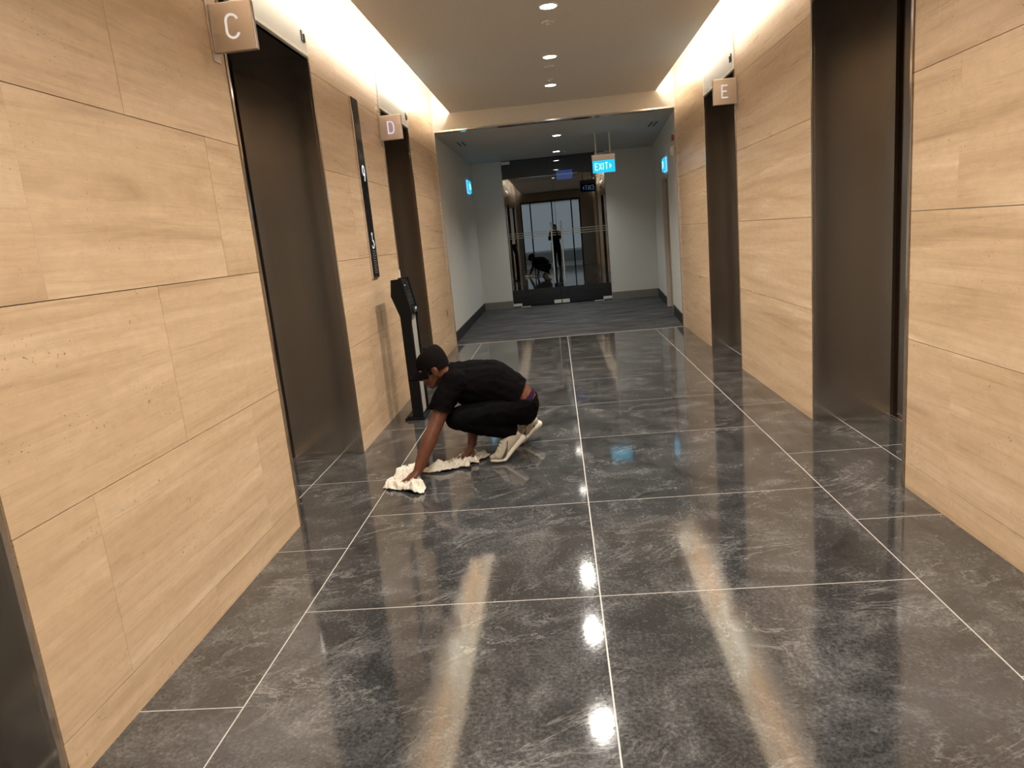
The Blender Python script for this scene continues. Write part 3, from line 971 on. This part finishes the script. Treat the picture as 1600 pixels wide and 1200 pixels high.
def blob(bm, voxel, smooth=4):
    """union of the overlapping solids in bm as one smooth skin; returns a new bmesh"""
    me = bm.to_mesh()
    o = bpy.data.objects.new('tmp', me)
    COL.objects.link(o)
    md = o.modifiers.new('r', 'REMESH')
    md.mode = 'VOXEL'
    md.voxel_size = voxel
    dg_ = bpy.context.evaluated_depsgraph_get()
    ev = o.evaluated_get(dg_)
    m2 = bpy.data.meshes.new_from_object(ev)
    bpy.data.objects.remove(o)
    bpy.data.meshes.remove(me)
    out = bmesh.new()
    out.from_mesh(m2)
    bpy.data.meshes.remove(m2)
    for _ in range(smooth):
        bmesh.ops.smooth_vert(out, verts=out.verts, factor=0.5, use_axis_x=True, use_axis_y=True, use_axis_z=True)
    return out

def wrinkle(bm, amp, scale, stretch=(1, 1, 1), seed=0.0):
    bm.normal_update()
    mv = []
    for v in bm.verts:
        c = Vector((v.co.x * stretch[0], v.co.y * stretch[1], v.co.z * stretch[2])) * scale + Vector((seed, seed * 2, 0))
        h = noise.noise(c) + 0.5 * noise.noise(c * 2.1)
        h = 1.0 - 2.2 * abs(h)
        mv.append(v.normal * (amp * h))
    for v, d in zip(bm.verts, mv):
        v.co += d

def cut(bm, p, n):
    """drop everything on the +n side of the plane"""
    g = list(bm.verts) + list(bm.edges) + list(bm.faces)
    bmesh.ops.bisect_plane(bm, geom=g, plane_co=Vector(p), plane_no=Vector(n), clear_outer=True)

def hand(bm, wrist, fwd, nrm, thumb_side, curl=(14, 18, 12), k=1.0, drop=20, spread=7):
    """palm, four fingers and a thumb; nrm points out of the back of the hand"""
    w = Vector(wrist); f = Vector(fwd).normalized(); n = Vector(nrm)
    n = (n - f * n.dot(f)).normalized()
    s = f.cross(n).normalized() * thumb_side               # towards the thumb
    pf = (Matrix.Rotation(math.radians(drop), 3, f.cross(n)) @ f)
    if pf.dot(n) > f.dot(n) + 1e-6:
        pf = (Matrix.Rotation(math.radians(-drop), 3, f.cross(n)) @ f)
    pn = (n - pf * n.dot(pf)).normalized()
    kn = w + pf * 0.085 * k
    chain(bm, [(w, 0.027 * k, 0.020 * k), (w + pf * 0.04 * k, 0.036 * k, 0.016 * k), (kn, 0.041 * k, 0.013 * k)], side=s)
    axis = pf.cross(pn)
    sg = 1 if (Matrix.Rotation(math.radians(5), 3, axis) @ pf).dot(pn) < 0 else -1
    for i, (off, L, r) in enumerate(((0.030, 0.068, 0.0090), (0.010, 0.076, 0.0092), (-0.011, 0.070, 0.0088), (-0.030, 0.055, 0.0078))):
        base = kn + s * off * k - pf * (0.006 if i in (0, 3) else 0.0) * k
        d = Matrix.Rotation(math.radians(spread) * (1.5 - i) * 1.0 * (1 if (Matrix.Rotation(0.1, 3, pn) @ pf).dot(s) > 0 else -1), 3, pn) @ pf
        p = base - d * 0.02 * k
        pts = [(p, r * 1.08 * k), (base, r * 1.1 * k)]
        ang = 0
        q = base
        for seg_, c in zip((0.46, 0.30, 0.24), curl):
            ang += c if seg_ != 0.46 else c - drop
            dd = Matrix.Rotation(math.radians(ang) * sg, 3, axis) @ d
            q = q + dd * L * seg_ * k
            pts.append((q, r * k * (1.0 if seg_ == 0.46 else 0.92 if seg_ == 0.30 else 0.78)))
        chain(bm, pts, seg=10, ring=7)
    tb = w + pf * 0.022 * k + s * 0.026 * k - pn * 0.004 * k
    t1 = tb + (pf * 0.55 + s * 0.75 - pn * 0.25).normalized() * 0.038 * k
    t2 = t1 + (pf * 0.85 + s * 0.45 - pn * 0.2).normalized() * 0.032 * k
    t3 = t2 + (pf * 0.95 + s * 0.15 - pn * 0.25).normalized() * 0.026 * k
    chain(bm, [(tb - s * 0.012 * k, 0.014 * k), (t1, 0.0115 * k), (t2, 0.010 * k), (t3, 0.008 * k)], seg=10, ring=7)

def head_shape(bm, H0, F, U, Lf, neck):
    P = lambda f, l, u: H0 + F * f + Lf * l + U * u
    A = lambda f, l, u: (F * f, Lf * l, U * u)
    ball(bm, P(-0.006, 0, 0.018), A(0.098, 0.077, 0.100), 24, 16)
    ball(bm, P(0.028, 0, -0.052), A(0.064, 0.058, 0.072), 20, 14)
    ball(bm, P(0.058, 0, -0.098), A(0.030, 0.034, 0.026), 16, 10)           # chin
    chain(bm, [(P(0.0, 0.056, -0.06), 0.020), (P(0.055, 0.026, -0.100), 0.018)])
    chain(bm, [(P(0.0, -0.056, -0.06), 0.020), (P(0.055, -0.026, -0.100), 0.018)])
    chain(bm, [(P(0.088, 0, 0.002), 0.009), (P(0.106, 0, -0.034), 0.0125)])   # nose
    for l in (-1, 1):
        sph(bm, P(0.098, 0.012 * l, -0.038), 0.009)
        chain(bm, [(P(0.086, 0.012 * l, 0.018), 0.011), (P(0.074, 0.050 * l, 0.014), 0.010)])   # brow
        sph(bm, P(0.064, 0.044 * l, -0.034), 0.020)                          # cheek
        ball(bm, P(-0.008, 0.079 * l, -0.028), A(0.021, 0.008, 0.033), 14, 10)   # ear
        ball(bm, P(-0.014, 0.084 * l, -0.020), A(0.016, 0.006, 0.024), 12, 8)
    chain(bm, [(P(0.084, -0.018, -0.068), 0.008), (P(0.092, 0, -0.066), 0.010), (P(0.084, 0.018, -0.068), 0.008)])
    chain(bm, [(P(0.080, -0.014, -0.081), 0.008), (P(0.087, 0, -0.082), 0.010), (P(0.080, 0.014, -0.081), 0.008)])
    chain(bm, [(P(-0.035, 0, -0.045), 0.056), (P(-0.045, 0, -0.085), 0.055), (neck, 0.058)])

def eyes(person, H0, F, U, Lf):
    for l in (-1, 1):
        bm = Soup(); sph(bm, H0 + F * 0.083 + Lf * 0.031 * l - U * 0.008, 0.0125)
        e_ = obj('eye', bm, 'white_plastic', person, smooth=True)
        bm = Soup(); sph(bm, H0 + F * 0.091 + Lf * 0.031 * l - U * 0.010, 0.006, 10, 7)
        obj('iris', bm, 'black_satin', e_, smooth=True)

V = Vector
SL = V((0, -1, 0))

# ---- the crouching cleaner
man = thing('person', 'crouching person in black cap, tee and trousers wiping the floor with both hands', 'person', (-0.45, 4.45, 0))
F = V((-0.915, -0.12, -0.385)).normalized(); U = V((-0.40, 0.0, 0.92)); U = (U - F * U.dot(F)).normalized(); LF = U.cross(F).normalized()
H0 = V((-0.838, 4.385, 0.652))
NECK = V((-0.735, 4.44, 0.600))
bm = Soup()
head_shape(bm, H0, F, U, LF, NECK)
chain(bm, [(NECK, 0.062, 0.058), (V((-0.69, 4.45, 0.545)), 0.165, 0.085), (V((-0.60, 4.46, 0.522)), 0.165, 0.105), (V((-0.49, 4.475, 0.512)), 0.145, 0.105),
           (V((-0.395, 4.49, 0.450)), 0.142, 0.104), (V((-0.335, 4.50, 0.402)), 0.150, 0.104), (V((-0.300, 4.505, 0.350)), 0.150, 0.106)], side=SL)
# near arm
chain(bm, [(V((-0.705, 4.30, 0.560)), 0.062), (V((-0.775, 4.235, 0.430)), 0.053), (V((-0.842, 4.158, 0.290)), 0.046), (V((-0.868, 4.132, 0.235)), 0.049), (V((-0.905, 4.095, 0.155)), 0.041), (V((-0.936, 4.062, 0.088)), 0.031)])
hand(bm, (-0.938, 4.060, 0.084), (-0.72, -0.52, -0.45), (-0.35, -0.25, 0.90), 1, curl=(-2, 12, 10), drop=8, spread=8)
# far arm, coming down between the knees
chain(bm, [(V((-0.70, 4.60, 0.560)), 0.060), (V((-0.645, 4.60, 0.440)), 0.050), (V((-0.625, 4.57, 0.315)), 0.045), (V((-0.635, 4.53, 0.235)), 0.043), (V((-0.652, 4.465, 0.105)), 0.031)])
hand(bm, (-0.654, 4.460, 0.100), (-0.62, -0.38, -0.62), (-0.50, -0.30, 0.80), -1, curl=(-18, 14, 10), drop=10, spread=11)
# legs under the trousers
NL = [V((-0.325, 4.42, 0.345)), V((-0.705, 4.300, 0.325)), V((-0.375, 4.425, 0.180))]
FL = [V((-0.325, 4.59, 0.345)), V((-0.640, 4.740, 0.330)), V((-0.290, 4.775, 0.165))]
for a, b_, c in (NL, FL):
    chain(bm, [(a, 0.085), (a.lerp(b_, 0.5), 0.075), (b_, 0.052)])
    chain(bm, [(b_, 0.052), (b_.lerp(c, 0.35), 0.052), (c, 0.036)])
chain(bm, [(NL[2], 0.036), (V((-0.345, 4.43, 0.135)), 0.036)]); chain(bm, [(FL[2], 0.036), (V((-0.265, 4.785, 0.120)), 0.036)])
body = obj('body', blob(bm, 0.0042, 3), 'brown_skin', man, smooth=True)
eyes(man, H0, F, U, LF)
# hair below the cap
bm = Soup(); ball(bm, H0 + U * 0.016 - F * 0.012, (F * 0.100, LF * 0.0795, U * 0.102), 28, 18); bm = bm.bm()
cut(bm, H0 - U * 0.03, -U); cut(bm, H0 + F * 0.035, F)
obj('hair', bm, 'hair', man, smooth=True)
# t-shirt
bm = Soup()
chain(bm, [(V((-0.735, 4.44, 0.592)), 0.085, 0.072), (V((-0.69, 4.45, 0.538)), 0.188, 0.114), (V((-0.60, 4.46, 0.508)), 0.188, 0.155), (V((-0.49, 4.475, 0.497)), 0.176, 0.159),
           (V((-0.395, 4.49, 0.446)), 0.172, 0.136), (V((-0.335, 4.50, 0.402)), 0.174, 0.124), (V((-0.292, 4.505, 0.345)), 0.174, 0.120)], side=SL)
chain(bm, [(V((-0.70, 4.31, 0.555)), 0.086), (V((-0.765, 4.245, 0.460)), 0.076), (V((-0.812, 4.195, 0.365)), 0.073)])
chain(bm, [(V((-0.695, 4.60, 0.555)), 0.084), (V((-0.655, 4.61, 0.460)), 0.074), (V((-0.64, 4.595, 0.385)), 0.072)])
bm = blob(bm, 0.006, 5)
wrinkle(bm, 0.0045, 11, (0.6, 1.2, 1.2), 3.1)
def cut_local(bm, p, n, c, r):
    """cut only the faces near c"""
    fs = [f for f in bm.faces if (f.calc_center_median() - V(c)).length < r]
    g = list(set(v for f in fs for v in f.verts)) + list(set(e_ for f in fs for e_ in f.edges)) + fs
    bmesh.ops.bisect_plane(bm, geom=g, plane_co=V(p), plane_no=V(n), clear_outer=False)
    dead = [f for f in bm.faces if (f.calc_center_median() - V(c)).length < r * 1.05 and (f.calc_center_median() - V(p)).dot(V(n)) > 0]
    bmesh.ops.delete(bm, geom=dead, context='FACES')
cut_local(bm, (-0.795, 4.21, 0.402), V((-0.32, -0.34, -0.88)).normalized(), (-0.82, 4.19, 0.35), 0.13)
cut_local(bm, (-0.645, 4.60, 0.405), V((0.05, -0.05, -1)).normalized(), (-0.64, 4.595, 0.36), 0.115)
cut(bm, (-0.310, 4.50, 0.405), V((0.80, 0.02, -0.45)).normalized())
cut_local(bm, (-0.770, 4.435, 0.622), V((-0.72, -0.03, 0.60)).normalized(), (-0.79, 4.43, 0.65), 0.12)
tee = obj('t_shirt', bm, 'black_tee_cloth', man, smooth=True)
# underwear band and trousers
HIP = V((-0.300, 4.505, 0.330))
spn = V((-0.62, -0.02, 0.78)).normalized()
bm = Soup()
chain(bm, [(V((-0.35, 4.50, 0.410)), 0.156, 0.106), (V((-0.315, 4.505, 0.365)), 0.158, 0.112), (HIP, 0.158, 0.114)], side=SL)
bm = blob(bm, 0.006, 3)
cut(bm, (-0.290, 4.505, 0.385), spn)
obj('underwear', bm, 'purple_underwear_cloth', man, smooth=True)
bm = Soup()
chain(bm, [(V((-0.345, 4.50, 0.395)), 0.158, 0.108), (V((-0.310, 4.505, 0.345)), 0.170, 0.122), (V((-0.300, 4.505, 0.305)), 0.165, 0.105)], side=SL)
for a, b_, c in (NL, FL):
    chain(bm, [(a, 0.104), (a.lerp(b_, 0.5), 0.094), (b_, 0.072)])
    chain(bm, [(b_, 0.070), (b_.lerp(c, 0.4), 0.072), (c, 0.055), (c + (c - b_).normalized() * 0.03, 0.055)])
bm = blob(bm, 0.006, 4)
wrinkle(bm, 0.005, 10, (1, 1, 1), 8.4)
cut_local(bm, (-0.275, 4.505, 0.368), (spn + V((0.25, 0, 0))).normalized(), (-0.32, 4.505, 0.45), 0.16)
for c, b_ in ((NL[2], NL[1]), (FL[2], FL[1])):
    n = (c - b_).normalized()
    cut_local(bm, c + n * 0.012, n, c + n * 0.06, 0.085)
obj('trousers', bm, 'black_trouser_cloth', man, smooth=True)
# shoes
def shoe(toe, ball_, heel, label):
    toe, ball_, heel = V(toe), V(ball_), V(heel)
    f = (toe - heel); f.z = 0; f.normalize()
    sd = f.cross(V((0, 0, 1))).normalized()
    ax = (heel - ball_).normalized()
    up = sd.cross(ax).normalized()
    if up.z < 0: up = -up
    zt = V((0, 0, 1))
    bm = Soup()
    chain(bm, [(toe + zt * 0.018, 0.028, 0.015), (toe.lerp(ball_, 0.45) + zt * 0.017, 0.043, 0.017), (ball_ + zt * 0.018, 0.047, 0.018), (ball_.lerp(heel, 0.5) + up * 0.018, 0.036, 0.020), (heel + up * 0.020, 0.036, 0.026)], side=sd)
    sole = obj('shoe', blob(bm, 0.004, 3), 'shoe_foam', man, smooth=True, label=label)
    bm = Soup()
    chain(bm, [(toe + zt * 0.036, 0.026, 0.016), (toe.lerp(ball_, 0.5) + zt * 0.044, 0.038, 0.022), (ball_ + up * 0.054, 0.042, 0.030), (ball_.lerp(heel, 0.45) + up * 0.066, 0.035, 0.046), (heel + up * 0.066 - ax * 0.012, 0.031, 0.044)], side=sd)
    upb = obj('upper', blob(bm, 0.004, 3), 'cream_mesh_cloth', sole, smooth=True)
    for k in range(4):
        c = ball_.lerp(heel, 0.08 + 0.11 * k) + up * (0.087 + 0.009 * k)
        bm = Soup(); chain(bm, [(c - sd * 0.022 - up * 0.008, 0.0035), (c, 0.0038), (c + sd * 0.022 - up * 0.008, 0.0035)], seg=8, ring=5)
        obj('lace', bm, 'shoe_foam', sole, smooth=True)
    for q in (-1, 1):
        bm = Soup()
        pts = []
        for i in range(9):
            u = i / 8
            c = ball_.lerp(heel, 0.02 + 0.55 * u) + up * (0.040 + 0.052 * u * u) + sd * q * (0.0435 - 0.009 * u)
            pts.append((c, 0.0025 + 0.0050 * math.sin(PI * min(1, u * 1.3 + 0.05)) if u < 0.75 else 0.003))
        chain(bm, pts, seg=8, ring=6)
        obj('side_stripe', bm, 'shoe_dark', sole, smooth=True, label='dark curved side stripe')
shoe((-0.515, 4.352, 0.0), (-0.440, 4.368, 0.0), (-0.305, 4.425, 0.118), 'cream running shoe nearer to the camera')
shoe((-0.415, 4.725, 0.0), (-0.340, 4.752, 0.0), (-0.205, 4.800, 0.100), 'cream running shoe farther from the camera')
# cap
def cap(parent, H0, F, U, LF, mat):
    bm = NB()
    nu, nv = 36, 12
    rows_ = []
    for j in range(nv + 1):
        ph = (PI / 2) * j / nv
        ring_ = []
        for i in range(nu):
            th = 2 * PI * i / nu
            ce, se = max(0.0, math.cos(ph)) ** 0.56, math.sin(ph) ** 0.80
            bx_ = 0.104 * (1 + 0.06 * (math.cos(th) < 0) * se)
            f_, l_ = bx_ * ce * math.cos(th), 0.084 * ce * math.sin(th)
            u_ = 0.106 * se * (1 - 0.20 * math.cos(th) * ce)
            w_ = 0.002 * noise.noise(V((f_, l_, u_)) * 40)
            ring_.append(bm.verts.new(H0 + F * (f_ * (1 + w_ * 10) - 0.008) + LF * l_ + U * (u_ + 0.012 - 0.10 * (f_ < 0) * abs(f_) * (1 - se) * 1.0)))
        rows_.append(ring_)
    for a, b_ in zip(rows_, rows_[1:]):
        for i in range(nu):
            j = (i + 1) % nu
            bm.faces.new((a[i], a[j], b_[j], b_[i]))
    bmesh.ops.remove_doubles(bm, verts=bm.verts, dist=0.0004)
    c = obj('cap', bm, mat, parent, smooth=True)
    bm = NB()
    G_ = {}
    for i in range(17):
        th = math.radians(-72 + 144 * i / 16)
        for j in range(6):
            k = j / 5
            rad = 0.092 + 0.088 * k * math.cos(th) ** 0.6
            f_ = rad * math.cos(th) ** 0.9; l_ = (0.082 - 0.010 * k) * math.sin(th)
            u_ = 0.016 - 0.022 * k - 0.034 * (abs(math.sin(th)) ** 2) * (0.35 + k)
            for d in (0, 1):
                G_[i, j, d] = bm.verts.new(H0 + F * f_ + LF * l_ + U * (u_ + 0.004 * d))
    for i in range(16):
        for j in range(5):
            for d in (0, 1):
                q = [G_[i, j, d], G_[i + 1, j, d], G_[i + 1, j + 1, d], G_[i, j + 1, d]]
                bm.faces.new(q if d else q[::-1])
    for i in range(16):
        for j in (0, 5):
            bm.faces.new((G_[i, j, 0], G_[i + 1, j, 0], G_[i + 1, j, 1], G_[i, j, 1]))
    for j in range(5):
        for i in (0, 16):
            bm.faces.new((G_[i, j, 0], G_[i, j + 1, 0], G_[i, j + 1, 1], G_[i, j, 1]))
    obj('brim', bm, mat, c, smooth=True)
    bm = Soup(); sph(bm, H0 + U * 0.124 - F * 0.008, 0.008); obj('cap_button', bm, mat, c, smooth=True)
cap(man, H0 + U * 0.004, F, U, LF, 'black_cap_cloth')

# ---- the wiping cloths
def rag(name, pts, label, seed, lumps, amp):
    """a crumpled cloth: lobed outline `pts` (polar fan about its middle), sharp pleats running out to the rim"""
    P = [V((*p, 0)) for p in pts]
    c = sum(P, V((0, 0, 0))) / len(P)
    nth, nr = 180, 40
    n = len(P)
    rim = []
    for i in range(nth):
        u = i / nth * n
        k = int(u); t = u - k
        a_, b_, c_, d_ = P[(k - 1) % n], P[k], P[(k + 1) % n], P[(k + 2) % n]
        q = 0.5 * ((2 * b_) + (c_ - a_) * t + (2 * a_ - 5 * b_ + 4 * c_ - d_) * t * t + (3 * b_ - a_ - 3 * c_ + d_) * t ** 3)
        d = (q - c)
        q = c + d * (1 + 0.07 * noise.noise(V((q.x * 38, q.y * 38, seed))) + 0.04 * noise.noise(V((q.x * 110, q.y * 110, seed))))
        rim.append(q)
    bm = NB()
    mid = bm.verts.new((c.x, c.y, 0.02))
    rows_ = []
    for j in range(1, nr + 1):
        r = j / nr
        row = []
        for i in range(nth):
            q = c + (rim[i] - c) * r
            w = V((q.x * 9 + seed, q.y * 9, seed))
            q2 = V((q.x + 0.05 * noise.noise(w), q.y + 0.05 * noise.noise(w + V((9, 2, 1))), seed * 0.3))
            r1 = 1 - abs(noise.noise(V((q2.x * 15 + q2.y * 9, q2.y * 15 - q2.x * 7, seed)))) * 2.8
            r2 = 1 - abs(noise.noise(q2 * 38)) * 2.6
            r3 = 1 - abs(noise.noise(q2 * 85)) * 2.2
            e_ = min(1.0, 4.5 * (1 - r) + 0.22)
            h = 0.004 + max(0.0, amp * (0.60 * max(-0.2, r1) + 0.30 * max(-0.3, r2) + 0.12 * r3)) * e_
            for (bx_, by_, br, bh) in lumps:
                dd = math.hypot(q.x - bx_, q.y - by_) / br
                h = h + bh * math.exp(-dd * dd) * (1 if bh > 0 else min(1, h / 0.02))
            row.append(bm.verts.new((q.x, q.y, max(0.003, h))))
        rows_.append(row)
    for i in range(nth):
        k = (i + 1) % nth
        bm.faces.new((mid, rows_[0][i], rows_[0][k]))
        for a_, b_ in zip(rows_, rows_[1:]):
            bm.faces.new((a_[i], b_[i], b_[k], a_[k]))
    o = obj(name, bm, 'white_rag_cloth', None, smooth=True, origin=(c.x, c.y, 0))
    sm = o.modifiers.new('thickness', 'SOLIDIFY'); sm.thickness = 0.002; sm.offset = 1
    tag(o, label, 'cloth', 'white wiping cloths')
    return o
rag('cleaning_cloth', [(-1.155, 4.03), (-1.12, 4.13), (-1.085, 4.24), (-1.045, 4.40), (-1.005, 4.34), (-0.985, 4.17), (-0.935, 4.08), (-0.885, 3.95), (-0.880, 3.87), (-0.935, 3.86), (-1.03, 3.93), (-1.13, 3.97)],
    'crumpled white cloth under the outstretched hand nearest the camera', 2.3, [(-1.07, 4.17, 0.06, 0.035), (-0.94, 3.92, 0.05, 0.030), (-0.985, 4.02, 0.045, -0.020)], 0.05)
rag('cleaning_cloth', [(-0.95, 4.235), (-0.89, 4.30), (-0.79, 4.45), (-0.70, 4.60), (-0.645, 4.585), (-0.62, 4.50), (-0.545, 4.515), (-0.56, 4.45), (-0.61, 4.40), (-0.60, 4.34), (-0.65, 4.345), (-0.66, 4.255), (-0.72, 4.275), (-0.82, 4.215)],
    'twisted white cloth under the far hand beneath the knees', 6.9, [(-0.72, 4.41, 0.045, -0.02), (-0.84, 4.28, 0.06, 0.024), (-0.66, 4.30, 0.04, 0.02)], 0.048)

# ---- the photographer, reflected in the glass
ph = thing('person', 'standing person in dark clothes holding up a phone, reflected in the glass doors', 'person', (0.02, -0.36, 0))
F2, U2 = V((0, 0.985, -0.17)).normalized(), V((0, 0.17, 0.985)); L2 = U2.cross(F2).normalized()
H2 = V((0.02, -0.34, 1.60))
bm = Soup()
head_shape(bm, H2, F2, U2, L2, V((0.02, -0.375, 1.45)))
X1 = V((1, 0, 0))
chain(bm, [(V((0.02, -0.375, 1.45)), 0.06, 0.058), (V((0.02, -0.38, 1.38)), 0.17, 0.08), (V((0.02, -0.37, 1.22)), 0.155, 0.10), (V((0.02, -0.37, 1.05)), 0.135, 0.095), (V((0.02, -0.37, 0.90)), 0.155, 0.105)], side=X1)
for l in (-1, 1):
    chain(bm, [(V((0.02 + 0.175 * l, -0.38, 1.385)), 0.055), (V((0.02 + 0.235 * l, -0.26, 1.16)), 0.043), (V((0.02 + 0.15 * l, -0.10, 1.30)), 0.037), (V((0.01 + 0.075 * l, -0.035, 1.375)), 0.028)])
    hand(bm, (0.01 + 0.075 * l, -0.035, 1.375), (-0.35 * l, 0.05, 0.9), (0.6 * l, -0.75, 0.2), -l, curl=(10, 40, 40), drop=5, spread=3)
    chain(bm, [(V((0.02 + 0.085 * l, -0.37, 0.88)), 0.085), (V((0.02 + 0.10 * l, -0.36, 0.48)), 0.056), (V((0.02 + 0.105 * l, -0.37, 0.36)), 0.055), (V((0.02 + 0.11 * l, -0.39, 0.10)), 0.038)])
obj('body', blob(bm, 0.0055, 3), 'brown_skin', ph, smooth=True)
eyes(ph, H2, F2, U2, L2)
bm = Soup(); ball(bm, H2 + U2 * 0.024 - F2 * 0.014, (F2 * 0.104, L2 * 0.083, U2 * 0.104), 28, 18); bm = bm.bm(); cut(bm, H2 - U2 * 0.05, -U2); cut(bm, H2 + F2 * 0.05 + U2 * 0.03, (F2 - U2 * 0.6).normalized())
obj('hair', bm, 'hair', ph, smooth=True)
bm = Soup()
chain(bm, [(V((0.02, -0.378, 1.43)), 0.085, 0.066), (V((0.02, -0.38, 1.38)), 0.19, 0.098), (V((0.02, -0.37, 1.22)), 0.178, 0.118), (V((0.02, -0.37, 1.05)), 0.165, 0.115), (V((0.02, -0.37, 0.86)), 0.178, 0.125)], side=X1)
for l in (-1, 1):
    chain(bm, [(V((0.02 + 0.172 * l, -0.38, 1.385)), 0.074), (V((0.02 + 0.235 * l, -0.265, 1.165)), 0.058), (V((0.02 + 0.16 * l, -0.12, 1.285)), 0.046)])
bm = blob(bm, 0.008, 4); wrinkle(bm, 0.004, 11, (1, 1, 1), 5.0)
obj('shirt', bm, 'black_tee_cloth', ph, smooth=True)
bm = Soup()
for l in (-1, 1):
    chain(bm, [(V((0.02 + 0.075 * l, -0.37, 0.93)), 0.112), (V((0.02 + 0.09 * l, -0.37, 0.80)), 0.105), (V((0.02 + 0.10 * l, -0.36, 0.48)), 0.076), (V((0.02 + 0.11 * l, -0.39, 0.11)), 0.062)])
bm = blob(bm, 0.008, 4); wrinkle(bm, 0.004, 9, (1, 1, 1), 1.0); cut(bm, (0, 0, 0.075), (0, 0, -1))
obj('trousers', bm, 'black_trouser_cloth', ph, smooth=True)
for l in (-1, 1):
    bm = Soup(); x = 0.02 + 0.112 * l
    chain(bm, [(V((x, -0.43, 0.036)), 0.036, 0.034), (V((x, -0.30, 0.034)), 0.043, 0.030), (V((x + 0.01 * l, -0.21, 0.024)), 0.034, 0.020)], side=X1)
    chain(bm, [(V((x, -0.40, 0.04)), 0.036), (V((x, -0.40, 0.10)), 0.042)])
    obj('shoe', blob(bm, 0.006, 3), 'black_satin', ph, smooth=True)
pt = thing('phone', 'phone held up by the standing person reflected in the glass doors', 'phone', (0.0, -0.02, 1.36))
bm = NB(); box(bm, -0.075, 0.075, -0.030, -0.021, 1.355, 1.432, 0.003); obj('phone_case', bm, 'black_gloss', pt)
bm = NB(); box(bm, -0.068, 0.068, -0.0312, -0.0299, 1.361, 1.426); obj('phone_screen', bm, 'led_white', pt)
